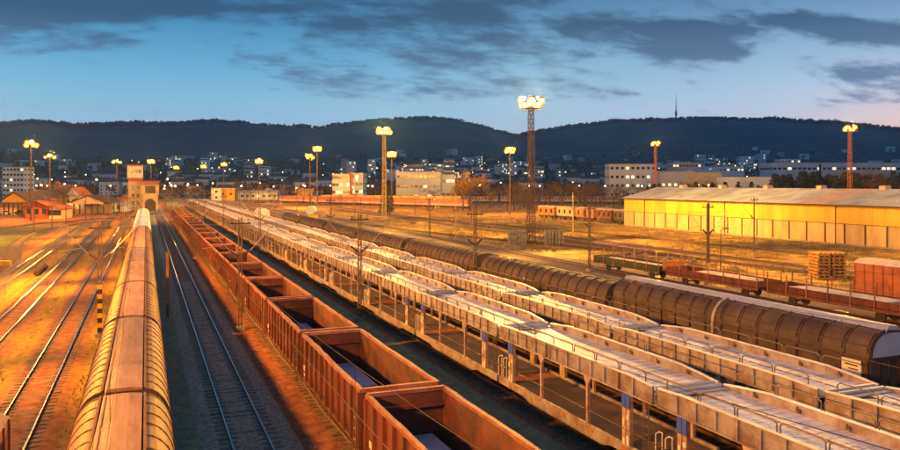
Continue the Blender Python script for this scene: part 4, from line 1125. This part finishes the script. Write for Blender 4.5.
# signal tower
tw = at(137, 207); t = thing('signal_tower', 'tall pale signal tower with overhanging top beside the railway', 'tower', (-4.0, 330, 0), 0)
part('tower_shaft', MB().box(-2.4, 2.4, -2.4, 2.4, 0, 13.0), M['cream'], t)
part('tower_cabin', MB().box(-2.9, 2.9, -2.9, 2.9, 13.02, 17.6), M['townwhite'], t)
part('tower_roof', MB().box(-3.2, 3.2, -3.2, 3.2, 17.62, 18.2), M['brick'], t)
part('tower_band', MB().box(-2.7, 2.7, -2.7, 2.7, 11.6, 13.01), M['brick'], t)
me = MB().box(-.5, .5, -.05, .05, -.7, .7).mesh('window', M['win'])
for z in (3, 6, 9): instance('window', me, t, (-.8, -2.43, z)); instance('window', me, t, (1.0, -2.43, z))
for x in (-1.8, -.6, .6, 1.8): instance('window', me, t, (x, -2.93, 15.6))
t = thing('signal_box', 'squat signal box with dark windows, right of the pale tower', 'building', (1.55, 326, 0), 0)
part('wall', MB().box(-2.9, 2.9, -3.5, 3.5, 0, 6.2), M['cream'], t); part('upper_cabin', MB().box(-3.2, 3.2, -3.9, 3.9, 6.22, 11.2), M['cream'], t)
part('roof', MB().box(-3.6, 3.6, -4.2, 4.2, 11.22, 11.9), M['roofred'], t); part('band', MB().box(-3.25, 3.25, -3.95, 3.95, 10.2, 11.0), M['brick'], t)
me2 = MB().box(-1.9, 1.9, -.05, .05, -1.5, 1.5).mesh('window', M['win']); instance('window', me2, t, (0, -3.93, 8.4))
part('arch_door', MB().prism([(-2, 0), (-2, 3.2), (-1.2, 4.4), (0, 4.9), (1.2, 4.4), (2, 3.2), (2, 0)], -3.56, -3.5), M['rooft'], t)
# stations sheds on the left
def gableshed(name, lab, u0, u1, v, h, rise, wall, roofm, dep=14, posts=False, cat='shed', frontlit=None):
    a = at(u0, v); b = at(u1, v); c = (a+b)/2; w_ = (b-a).length; ang = math.atan2(b.y-a.y, b.x-a.x)
    t = thing(name, lab, cat, (c.x, c.y, 0), ang)
    if not posts:
        part('wall', MB().box(-w_/2, w_/2, 0, dep, 0, h), M[wall], t)
        me = MB().box(-.6, .6, -.06, .02, -.8, .8).mesh('window', M['win'])
        for k in range(3): instance('window', me, t, (-w_/3+k*w_/3, 0, h*.55))
        s = MB(); s.prism([(-w_/2, h), (0, h+rise), (w_/2, h)], .01, dep-.01); part('gable', s, M[wall], t)
    else:
        s = MB().box(-.18, .18, -.18, .18, 0, h).mesh('timber_post', M['bark'])
        for k in range(6):
            for y in (.5, dep-.5): instance('timber_post', s, t, (-w_/2+.4+k*(w_-.8)/5, y, 0))
        s = MB(); s.prism([(-w_/2, h-.9), (-w_/2, h-.3), (0, h+rise-.1), (w_/2, h-.3), (w_/2, h-.9)], -.1, .05); part('gable_board', s, M[wall], t)
        part('back_wall', MB().box(-w_/2+.5, w_/2-.5, dep*.55, dep*.55+.3, 0, h), M[wall], t)
    for sg in (-1, 1):
        s = MB(); o_ = w_/2+.9; s.prism([(0, h+rise+.02), (0, h+rise+.25), (sg*o_, h-.3), (sg*o_, h-.5)], -.9, dep+.9); part('roof_slope', s, M[roofm], t)
    return t
gableshed('wooden_shed', 'yellow-lit open wooden shed with a broad gable at the left edge', 2, 27, 215, 5.2, 2.6, 'yellow', 'rooft', 14, True)
gableshed('wooden_shed', 'second yellow-lit wooden shed with gable, right of the first', 26, 45, 212, 5.6, 2.6, 'yellow', 'rooft', 16, True)
gableshed('brick_hut', 'orange-red brick hut with low roof in front of the wooden sheds', 25, 48, 219, 4.2, 1.2, 'brick', 'roofred', 8, cat='hut')
gableshed('cream_annex', 'small cream annex against the orange brick hut', 49, 61, 219, 3.4, .6, 'cream', 'roofred', 7, cat='hut')
gableshed('open_canopy', 'dark open canopy on posts with low gable roof', 72, 104, 214, 4.4, 2.0, 'cream', 'rooft', 14, True, cat='canopy')
gableshed('pale_house', 'small pale house with steep gable left of the dark canopy', 66, 80, 209, 6.0, 3.0, 'townwhite', 'roofred', 9, cat='house')
gableshed('low_store', 'low pale store building right of the dark canopy', 102, 122, 212, 3.4, .8, 'townwhite', 'whroof', 8, cat='building')
gableshed('orange_office', 'low orange-lit office at the foot of the signal tower', 119, 131, 208.5, 4.6, .8, 'orange', 'roofred', 8, cat='building')
p = at(113, 210); t = thing('railway_signal', 'railway signal on a post showing a red light', 'signal', (p.x, p.y, 0)); hh = HC-(201.5-VH)*(p.dot(Vector((SY, CY, 0))))/F
part('signal_post', MB().tube((0, 0, 0), (0, 0, hh+.4), .09), M['polest'], t); sh = part('signal_head', MB().box(-.35, .35, -.05, .1, hh-.7, hh+.7), M['black'], t); part('red_light', MB().sphere((0, -.2, hh), .5), M['redlamp'], sh, smooth=True)
ld = bpy.data.lights.new('signal_light', 'POINT'); ld.energy = 900; ld.color = (1, .03, .1); lo = bpy.data.objects.new('signal_light', ld); lo.location = (0, -1, hh); link(lo, t)
# warm lamps under shed eaves (lit in the photo)
for (u, v, z, pw_) in ((12, 213, 4.3, 22000), (36, 211, 4.6, 22000), (92, 213, 3.6, 2500)):
    p = at(u, v); t = thing('shed_lamp', 'small lit lamp under the roof of %s' % {12: 'the leftmost wooden shed', 36: 'the second wooden shed', 92: 'the dark canopy'}[u], 'lamp', (p.x, p.y+2, z))
    part('lamp_glass', MB().sphere((0, 0, 0), .25), M['townlamp'], t); part('lamp_stem', MB().tube((0, 0, .2), (0, 0, .9), .03), M['polest'], t)
    ld = bpy.data.lights.new('shed_light', 'POINT'); ld.energy = pw_; ld.color = SOD2; lo = bpy.data.objects.new('shed_light', ld); lo.location = (0, -.5, -.4); link(lo, t)
# blue disc (back of a round tank end) on a yellow plinth
p = at(310, 219); zc_ = p.dot(Vector((SY, CY, 0))); t = thing('tank', 'pale blue round tank end on a yellow support in the middle distance', 'tank', (p.x, p.y, 0), FACE)
part('tank_shell', MB().tube((0, 0, 2.6), (0, 6, 2.6), 1.35, n=18), M['townblue'], t); part('support', MB().box(-.9, 2.2, .8, 1.4, 0, 1.4), M['yellow'], t)
# domed pale wagon
p = at(262, 222); zc_ = p.dot(Vector((SY, CY, 0)))
t = thing('barrel_wagon', 'pale rounded wagon standing alone right of the car carriers', 'railway wagon', (p.x, p.y, RZ), 0)
part('barrel', MB().tube((0, -5, 2.3), (0, 5, 2.3), 1.45, n=18), M['white'], t); part('frame', MB().box(-1.2, 1.2, -5.5, 5.5, .8, 1.0), M['dark'], t); wheelset(t, -3); wheelset(t, 3)

# ------------------------------------------------------------------ coaches and old wagons in the distance
def coach(a, b, lab, colu, coll, h=3.9, group=None, nw=11, name='passenger_coach'):
    a = Vector(a); b = Vector(b); c = (a+b)/2; L = (b-a).length; t = thing(name, lab, 'coach', (c.x, c.y, 0), math.atan2(b.y-a.y, b.x-a.x), group); W = 1.4
    part('body', MB().box(-L/2+.3, L/2-.3, -W, W, 2.0, 3.4), M[colu], t); part('lower_body', MB().box(-L/2+.3, L/2-.3, -W-.01, W+.01, 1.05, 1.99), M[coll], t)
    s = MB(); s.prism([(-W-.03, 3.41), (-W*.8, h-.15), (-.4, h), (.4, h), (W*.8, h-.15), (W+.03, 3.41)], -L/2+.25, L/2-.25, 'x'); part('roof', s, M[colu if colu == 'coachred' else 'coachgrey'], t)
    me = MB().box(-.55, .55, -W-.03, -W+.02, 2.25, 3.05).mesh('window', M['win'])
    for k in range(nw): instance('window', me, t, (-L/2+1.4+k*(L-2.8)/(nw-1), 0, 0))
    part('underframe', MB().box(-L/2+.3, L/2-.3, -W+.1, W-.1, .55, 1.04), M['dark'], t)
    for x in (-L/2+3.5, L/2-3.5):
        s = MB()
        for d in (-1.1, 1.1):
            for y in (-.8, .8): s.tube((x+d, y-.06, .55), (x+d, y+.06, .55), .45, n=10)
        part('bogie', s, M['dark'], t)
A = Vector((128.6, 298, 0)); B = Vector((92.3, 382, 0)); dr = (B-A).normalized()
for k in range(6): coach(A+dr*(k*24.5), A+dr*(k*24.5+24), '%s faded red passenger coach, counted from the right end' % (ORD[k] if k else 'rightmost'), 'coachred', 'coachlow', group='faded red coaches')
for k in range(9):
    a = far(300+k*40, 425-k*3); b = far(300+(k+1)*40-1.5, 425-(k+1)*3); coach(a, b, '%s dull grey coach from the left in the line behind the red coaches' % (ORD[k] if k else 'first'), 'coachgrey', 'coachgrey', group='grey coaches behind')
ow = [((541, 216), (558, 217), 'orange', 'small orange-lit goods van, leftmost of the old wagons'), ((560, 217), (577, 218.2), 'coachlow', 'old pinkish-white wagon between the orange van and the red van'),
      ((579, 218.3), (598, 219.8), 'gondrim', 'old red van with open dark door beside the yellow pole'), ((600, 220), (616, 221.2), 'gond', 'old rusty coach with arched windows near the warehouse corner'), ((617, 221.4), (632, 222.5), 'brown', 'last old brown wagon against the warehouse corner')]
for (p0, p1, c_, lab) in ow:
    a = at(*p0, 0.6); b = at(*p1, .6); a.z = b.z = 0; cc = (a+b)/2; L_ = (b-a).length
    t = thing('old_wagon', lab, 'railway wagon', (cc.x, cc.y, 0), math.atan2(b.y-a.y, b.x-a.x), 'old wagons beside the warehouse')
    part('body', MB().box(-L_/2+.3, L_/2-.3, -1.35, 1.35, 1.1, 3.5), M[c_], t); part('roof', MB().prism([(-1.5, 3.51), (-1, 3.85), (0, 4), (1, 3.85), (1.5, 3.51)], -L_/2+.1, L_/2-.1, 'x'), M['whroof2'], t)
    me = MB().box(-.45, .45, -1.4, -1.33, 1.9, 3.0).mesh('window', M['win'])
    for k in range(3): instance('window', me, t, (-L_/3.2+k*L_/3.2, 0, 0))
    part('door', MB().box(-.2, 1.0, -1.43, -1.36, 1.2, 3.3), M['dark'], t) if 'door' in lab else None
    part('underframe', MB().box(-L_/2+.3, L_/2-.3, -1.2, 1.2, .6, 1.08), M['dark'], t)
    s = MB()
    for x in (-L_/3.3, L_/3.3):
        for y in (-.8, .8): s.tube((x, y-.06, .5), (x, y+.06, .5), .5, n=10)
    part('wheels', s, M['dark'], t)

# stacked sleepers
def sleeper_stack(x, y, n, lab, mt, nx=2, rz=0):
    t = thing('sleeper_stack', lab, 'sleeper stack', (x, y, 0), rz)
    for c_ in range(nx):
        for k in range(n):
            w = 1.28
            me = MB()
            if k % 2: [me.c(-.6+i*.6, 0, .09, .2, 2.4, .17) for i in range(3)]
            else: [me.c(0, -1+i*.5, .09, 1.5+random.uniform(-.15, .15), .22, .17) for i in range(5)]
            part('sleeper_layer', me, M[mt], t, (c_*1.75+random.uniform(-.06, .06), 0, k*.19), (0, 0, random.uniform(-.05, .05)))
sleeper_stack(72, 65.5, 16, 'tall stack of yellow-lit sleepers by the red box wagon', 'oldwood', 2, FACE)
sleeper_stack(61.0, 122.5, 13, 'left stack of grey sleepers at the foot of the tall lamp tower', 'concrete', 2, FACE)
sleeper_stack(66.2, 118.5, 14, 'right stack of grey sleepers at the foot of the tall lamp tower', 'concrete', 2, FACE)
for k in range(12):
    p = at(*[(455, 228), (470, 230), (448, 231), (640, 259), (655, 262), (668, 262), (410, 224), (700, 268), (735, 272), (690, 262), (630, 256), (480, 227)][k])
    s = MB()
    for j in range(6): s.beam((random.uniform(-1.5, 1.5), random.uniform(-2, 2), .12+j*.07), (random.uniform(-1.5, 1.5)+1.5, random.uniform(-2, 2)+2, .12+j*.09), .22, .16)
    solo('scrap_pile', s, M['sleeper'], 'low heap of loose timbers, %s of the heaps beside the far tracks' % ORD[k], 'timber heap', (p.x, p.y, 0), group='timber heaps')
p = at(41, 272); solo('dark_pipe', MB().tube((0, -4.5, .3), (0, 4.5, .3), .3, n=10), M['dark'], 'dark pipe lying between the rails on the left', 'pipe', (p.x, p.y, 0))
p = at(4, 266); solo('yellow_crate', MB().box(-.8, .8, -.5, .5, 0, .6).box(-.7, .7, -.4, .4, .6, .68), M['yellow'], 'small yellow box at the left edge by the grass', 'crate', (p.x, p.y, 0))
# parked cars by the sheds
def car(x, y, rz, mt, lab):
    t = thing('parked_car', lab, 'car', (x, y, 0), rz, 'cars by the sheds')
    part('body', MB().prism([(-2.1, .35), (-2.15, .8), (-1.3, .92), (2.1, .85), (2.15, .35)], -.85, .85, 'x') if False else MB().prism([(-2.1, .3), (-2.15, .75), (-1.2, .9), (-.6, 1.4), (1.0, 1.42), (1.6, .95), (2.1, .85), (2.15, .3)], -.82, .82), mt, t)
    part('windows', MB().prism([(-1.05, .95), (-.55, 1.34), (.95, 1.36), (1.4, .97)], -.84, .84), M['win'], t)
    for xx in (-1.35, 1.35):
        for yy in (-.8, .8): part('wheel', MB().tube((xx, yy-.08, .32), (xx, yy+.08, .32), .32, n=10), M['black'], t)
car(*far(5, 262)[:2], .3, M['white'], 'white car parked by the leftmost wooden shed'); car(*far(20, 268)[:2], .2, M['dark'], 'dark car parked in front of the leftmost wooden shed'); car(*far(64, 262)[:2], .2, M['coachlow'], 'pale car parked right of the cream annex')

# ------------------------------------------------------------------ trees
def crown_mesh(kind, seed):
    rnd = random.Random(seed); s = MB(); skel = MB()
    H = 1.0
    skel.tube((0, 0, 0), (rnd.uniform(-.02, .02), 0, .45), .028, .018, 6); skel.tube((0, 0, .45), (rnd.uniform(-.05, .05), rnd.uniform(-.04, .04), .82), .018, .006, 5)
    tips = []
    if kind == 'fir':
        for k in range(420):
            z = rnd.uniform(.12, 1.0); rad = (1-z)*.30*rnd.uniform(.5, 1.1)+.01; a = rnd.uniform(0, 6.28); c = Vector((rad*math.cos(a), rad*math.sin(a), z-.03)); w = .028+.02*(1-z)
            d = Vector((math.cos(a), math.sin(a), -.5))*w*1.6; q = Vector((-math.sin(a), math.cos(a), 0))*w; k_ = len(s.v); s.v += [tuple(c-q), tuple(c+q), tuple(c+d)]; s.f.append((k_, k_+1, k_+2))
    else:
        for k in range(9):
            a = k*2.4+rnd.uniform(-.4, .4); z0 = .3+.05*k; l = rnd.uniform(.22, .38)*(1-.35*(z0-.3)); e = Vector((l*math.cos(a), l*math.sin(a), z0+rnd.uniform(.15, .34))); skel.tube((0, 0, z0), e, .012, .005, 4); tips.append(e)
            for j in range(3):
                e2 = e+Vector((rnd.uniform(-.14, .14), rnd.uniform(-.14, .14), rnd.uniform(.03, .16))); skel.tube(e, e2, .005, .002, 3); tips.append(e2)
        n = 1100 if kind == 'bare' else 1500
        for k in range(n):
            c = rnd.choice(tips)+Vector((rnd.gauss(0, .06), rnd.gauss(0, .06), rnd.gauss(0, .055)))
            d = Vector((rnd.gauss(0, 1), rnd.gauss(0, 1), rnd.gauss(.5, .8))).normalized()*(rnd.uniform(.03, .07) if kind == 'bare' else .028); q = d.orthogonal().normalized()*(.0022 if kind == 'bare' else .012); k_ = len(s.v)
            s.v += [tuple(c-q), tuple(c+q), tuple(c+d)]; s.f.append((k_, k_+1, k_+2))
    return s, skel
TM = {}
for kind, mt in (('bare', 'twig'), ('leafy', 'twigy'), ('fir', 'ever')):
    for v_ in range(3):
        s, k_ = crown_mesh(kind, v_*7+1); TM[kind, v_] = (s.mesh('crown', M[mt]), k_.mesh('trunk', M['bark']))
def tree(kind, x, y, z, h, lab, group, w=1.0):
    a, b = TM[kind, random.randrange(3)]
    t = thing({'bare': 'bare_tree', 'leafy': 'golden_tree', 'fir': 'conifer_tree'}[kind], lab, 'tree', (x, y, z), random.uniform(0, 6.28), group)
    t['group'] = group; o1 = instance('trunk', b, t, (0, 0, 0)); o2 = instance('crown', a, t, (0, 0, 0)); o1.scale = o2.scale = (h*w, h*w, h)
for (u, zc, h) in ((470, 300, 13.5), (476, 305, 12.5), (463, 304, 11)):
    p = far(u, zc); tree('leafy', p.x, p.y, 0, h, 'golden lit tree, %s of the clump behind the red coaches' % {470: 'middle', 476: 'right one', 463: 'left one'}[u], 'golden lit trees', 1.1)
TL = {'bare': 'bare brown tree standing among others behind the yard', 'fir': 'dark conifer in the row behind the warehouse'}
for k in range(150):
    u = random.choice([random.uniform(485, 640), random.uniform(485, 640), random.uniform(360, 400), random.uniform(400, 460), random.uniform(50, 75), random.uniform(160, 330)]); zc = random.uniform(300, 470) if u > 470 else random.uniform(430, 520)
    if u < 80: zc = random.uniform(300, 360)
    p = far(u, zc); 
    zn = 'near the sheds on the left' if u < 80 else 'beyond the far carriers' if u < 335 else 'around the white offices' if u < 485 else 'right of the golden trees'
    tree('bare', p.x, p.y, 0, random.uniform(5.5, 11), 'bare brown tree standing among others '+zn, 'bare trees '+zn, 1.25)
for k in range(135):
    u = random.uniform(770, 905) if random.random() < .75 else random.uniform(640, 770); zc = random.uniform(270, 330); p = far(u, zc)
    tree('fir' if (random.random() < .7) else 'bare', p.x, p.y, 0, random.uniform(11, 16) if u > 770 else random.uniform(8.5, 12), 'dark tree in the belt above the %s of the warehouse roof' % ('right part' if u > 770 else 'left part'), 'dark trees behind the %s of the warehouse' % ('right part' if u > 770 else 'left part'), 1.4)
for (u, zc, h) in ((384, 262, 14), (390, 270, 13), (387, 280, 12)):
    p = far(u, zc); tree('fir', p.x, p.y, 0, h*.8, 'narrow dark tree at the foot of the bright lattice mast', 'dark trees by the lattice mast', .7)
def bush(x, y, h, lab):
    s = MB(); 
    for k in range(260):
        c = Vector((random.gauss(0, .32*h), random.gauss(0, .32*h), 0)); d = Vector((random.gauss(0, .35), random.gauss(0, .35), 1)).normalized()*h*random.uniform(.4, 1.0); q = d.orthogonal().normalized()*.02; k_ = len(s.v); s.v += [tuple(c-q), tuple(c+q), tuple(c+d)]; s.f.append((k_, k_+1, k_+2))
    solo('bush', s, mat('red_brown_twigs', (.22, .07, .04), rough=.9), lab, 'bush', (x, y, 0), group='bushes')
p = at(765, 258); bush(p.x, p.y, 3.0, 'low red-brown bush in the grass before the warehouse'); p = at(686, 241); bush(p.x, p.y, 2.5, 'reddish bush against the warehouse wall')
p = at(600, 212); bush(p.x, p.y, 5, 'large brown bush behind the old wagons'); p = at(585, 211); bush(p.x, p.y, 5, 'brown bush above the old pinkish wagon')

# ------------------------------------------------------------------ town
def gz(p): return height(p.x, p.y) if math.hypot(p.x, p.y) > 600 else 0
def town(name, lab, u0, u1, vb, vt, zc, dep, wall, floors, cols, roofm='whroof', group=None, cat='building', gable=0, rot=0, winw=1.7, winh=1.5, litp=.2):
    p = far((u0+u1)/2, zc); w_ = (u1-u0)*zc/F; h = HC+(VH-vt)*zc/F; b = 0 if zc < 620 else gz(p); h -= b
    return building(name, lab, (p.x, p.y, b), FACE+rot, w_, dep, max(2.5, h), wall, roofm, floors, cols, winw, winh, group, gable, cat, litp)
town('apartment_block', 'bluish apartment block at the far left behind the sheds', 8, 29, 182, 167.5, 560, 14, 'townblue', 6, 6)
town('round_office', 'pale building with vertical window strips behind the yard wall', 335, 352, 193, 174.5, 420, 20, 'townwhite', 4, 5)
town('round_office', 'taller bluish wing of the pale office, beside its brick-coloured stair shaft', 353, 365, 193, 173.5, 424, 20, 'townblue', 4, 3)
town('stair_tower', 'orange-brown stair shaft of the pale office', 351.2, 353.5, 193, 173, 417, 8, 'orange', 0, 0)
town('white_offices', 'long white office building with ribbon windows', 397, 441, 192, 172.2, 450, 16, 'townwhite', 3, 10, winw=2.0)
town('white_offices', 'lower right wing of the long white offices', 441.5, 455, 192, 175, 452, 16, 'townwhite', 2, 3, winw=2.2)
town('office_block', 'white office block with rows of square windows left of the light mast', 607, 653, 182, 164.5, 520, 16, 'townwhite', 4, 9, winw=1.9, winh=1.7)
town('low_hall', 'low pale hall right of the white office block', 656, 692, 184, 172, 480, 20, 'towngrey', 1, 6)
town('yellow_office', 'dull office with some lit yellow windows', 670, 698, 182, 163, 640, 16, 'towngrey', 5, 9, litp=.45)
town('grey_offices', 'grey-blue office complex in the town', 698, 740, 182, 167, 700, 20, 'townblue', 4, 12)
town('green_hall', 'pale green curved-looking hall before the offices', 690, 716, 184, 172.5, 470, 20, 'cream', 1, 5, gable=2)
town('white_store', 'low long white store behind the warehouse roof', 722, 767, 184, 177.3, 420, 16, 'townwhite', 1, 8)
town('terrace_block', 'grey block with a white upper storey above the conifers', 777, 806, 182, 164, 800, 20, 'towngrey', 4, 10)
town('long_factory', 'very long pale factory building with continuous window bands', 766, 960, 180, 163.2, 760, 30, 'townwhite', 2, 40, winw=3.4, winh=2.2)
town('factory_penthouse', 'pale stepped block on top of the long factory', 778, 797, 180, 159.5, 790, 16, 'townwhite', 6, 6)
p = far(797+23, 600); t = thing('chimney_stack', 'thin dark chimney in front of the long factory', 'chimney', (p.x, p.y, 0)); part('stack', MB().tube((0, 0, 0), (0, 0, 26), 1.2, .8, 10), M['dark'], t); part('rim', MB().tube((0, 0, 26), (0, 0, 26.6), 1.0, n=10), M['concrete'], t)
for k in range(46):
    u = random.choice([random.uniform(385, 535), random.uniform(160, 270), random.uniform(690, 770)]); zc = random.uniform(950, 1700); p_ = far(u, zc); w_ = random.uniform(5, 13)
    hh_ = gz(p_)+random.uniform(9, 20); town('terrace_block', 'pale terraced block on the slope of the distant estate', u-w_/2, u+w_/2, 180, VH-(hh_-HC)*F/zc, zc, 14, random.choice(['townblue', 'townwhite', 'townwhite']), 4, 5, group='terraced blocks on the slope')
for k in range(20):
    u = [400, 409, 418, 424, 433, 441, 449, 345, 352, 372, 485, 500, 512, 526, 205, 222, 250, 265, 540, 560][k]; v = random.uniform(158, 167) if u < 460 else random.uniform(164, 172); zc = random.uniform(900, 1150)
    town('apartment_block', '%s apartment block of the distant estate, counted across the slope' % (ORD[k] if k else 'leftmost'), u-random.uniform(3, 6), u+random.uniform(3, 6), 180, v, zc, 14, random.choice(['townblue', 'townwhite', 'towngrey']), 5, 6, group='distant apartment blocks')
# detached houses up the slope
hm = []
for (w_, d_, h_, wl_, rf_) in ((11, 9, 6, 'townwhite', 'roofred'), (14, 9, 8, 'towngrey', 'rooft'), (18, 11, 11, 'townblue', 'rooft')):
    s = MB().box(-w_/2, w_/2, -d_/2, d_/2, -3, h_).mesh('wall', M[wl_]); r_ = MB().prism([(-d_/2-.4, h_), (0, h_+3), (d_/2+.4, h_)], -w_/2-.4, w_/2+.4, 'x').mesh('roof', M[rf_])
    wn_ = MB()
    for f_ in range(int(h_/3)):
        for c_ in range(4): wn_.c(-w_/2+(c_+.5)*w_/4, -d_/2-.03, 1.6+3*f_, 1.3, .1, 1.3)
    hm.append((s, r_, wn_.mesh('windows', M['win'])))
for k in range(290):
    u = random.uniform(-10, 910); zc = random.choice([random.uniform(640, 1000), random.uniform(800, 1500), random.uniform(1100, 1900)])
    if mnoise.noise(Vector((u/60, zc/300, 2))) < -.12 and u < 380: zc = random.uniform(640, 1000)
    p = far(u, zc); z = gz(p); t = thing('town_house', 'small house on the town slope below the wooded hills', 'house', (p.x, p.y, z), FACE+random.uniform(-.7, .7), 'houses on the town slope')
    hk = random.randrange(3); a, b, c_ = hm[hk]; t['label'] = ['small white-walled house with a red roof on the town slope', 'grey two-storey house with a dark roof on the town slope', 'bluish three-storey apartment house on the town slope'][hk]
    zn = 'left part of the town' if u < 300 else ('middle of the town' if u < 600 else 'right part of the town'); t['label'] = t['label'].replace('on the town slope', 'in the '+zn)
    t['group'] = ['red-roofed houses on the slope', 'grey houses on the slope', 'bluish apartment houses on the slope'][hk]+', '+zn; instance('wall', a, t, (0, 0, 0)); instance('roof', b, t, (0, 0, 0)); instance('windows', c_, t, (0, 0, 0))['kind'] = 'stuff'
# lit town lamps
for k in range(150):
    u = random.uniform(0, 900); zc = random.uniform(430, 560) if k % 4 == 0 else random.uniform(560, 1500); p = far(u, zc); z = gz(p)
    t = thing('town_lamp', 'tiny lit street lamp among the distant houses', 'street lamp', (p.x, p.y, z), group='lamps in the town')
    part('lamp_pole', MB().tube((0, 0, 0), (0, 0, 9), .12, n=5), M['polest'], t); part('lamp_glass', MB().sphere((0, 0, 9.2), .5, 6, 4), M['townlamp'], t)
# trees in town and woods along the ridge
s = MB()
def blob(s, x, y, z, h, w):
    for j in range(9):
        a = random.uniform(0, 6.28); b = random.uniform(-.3, 1.3); r = w*random.uniform(.3, 1); c = Vector((x+math.cos(a)*r*.7, y+math.sin(a)*r*.7, z+h*random.uniform(.2, .9))); q = Vector((math.cos(a+1.57), math.sin(a+1.57), 0))*w*.5; k_ = len(s.v)
        s.v += [tuple(c-q), tuple(c+q), tuple(c+Vector((q.y*.3, -q.x*.3, h*.4)))]; s.f.append((k_, k_+1, k_+2))
for k in range(3600):
    u = random.uniform(-40, 940); zc = random.uniform(560, 1900); p = far(u, zc); blob(s, p.x, p.y, gz(p), random.uniform(5, 10), 4)
solo('town_trees', s, M['twig'], 'mass of bare trees among the town houses', 'trees', kind='stuff')
s = MB()
for k in range(5000):
    u = random.uniform(-60, 960); zc = random.uniform(2900, 3250); p = far(u, zc/math.cos(math.atan((u-450)/F))*math.cos(0) if False else zc*math.cos(math.atan((u-450)/F)))
    hh = random.uniform(8, 15)
    blob(s, p.x, p.y, height(p.x, p.y)-2, hh, 7)
for k in range(240):
    u = random.uniform(60, 145); p = far(u, 3190*math.cos(math.atan((u-450)/F))); blob(s, p.x, p.y, height(p.x, p.y)-2, random.uniform(16, 26), 8)
solo('ridge_forest', s, M['twig'], 'wood running along the crest of the hills', 'forest', kind='stuff')
# television tower on the hill
p = far(676, 3150*math.cos(math.atan(226/F))); z = height(p.x, p.y); t = thing('television_tower', 'slender television tower with bulging middle on the hilltop', 'tower', (p.x, p.y, z-4))
k_ = 3150*math.cos(math.atan(226/F))/F
part('tower_shaft', MB().tube((0, 0, 0), (0, 0, 8*k_), 1.1*k_, .75*k_, 12).tube((0, 0, 8*k_), (0, 0, 14*k_), .6*k_, .45*k_, 12), M['towngrey'], t)
part('observation_pod', MB().tube((0, 0, 7*k_), (0, 0, 9.5*k_), 1.0*k_, 1.35*k_, 14).tube((0, 0, 9.5*k_), (0, 0, 11.5*k_), 1.35*k_, .8*k_, 14), M['towngrey'], t)
part('antenna', MB().tube((0, 0, 14*k_), (0, 0, 20*k_), .42*k_, .3*k_, 8).tube((0, 0, 20*k_), (0, 0, 28.5*k_), .26*k_, .08*k_, 8), M['towngrey'], t)

# ------------------------------------------------------------------ air
HAZE = True
if HAZE:
    hz_ = MB().box(-5200, 5200, -5200, 5200, -1, 420)
    m = bpy.data.materials.new('thin_haze'); m.use_nodes = True; m.node_tree.nodes.clear()
    v = m.node_tree.nodes.new('ShaderNodeVolumePrincipled'); v.inputs['Anisotropy'].default_value = .45; v.inputs['Color'].default_value = (.16, .40, 1.0, 1); v.inputs['Density'].default_value = .00011
    mo = m.node_tree.nodes.new('ShaderNodeOutputMaterial'); m.node_tree.links.new(v.outputs[0], mo.inputs['Volume'])
    ho = solo('haze', hz_, m, 'thin blue evening haze over the yard and the town', 'haze', kind='stuff')
for o in list(bpy.data.objects):
    if o.type == 'EMPTY' and o.parent is None and not o.get('label'): print('UNLABELLED', o.name)
print('objects', len(bpy.data.objects))
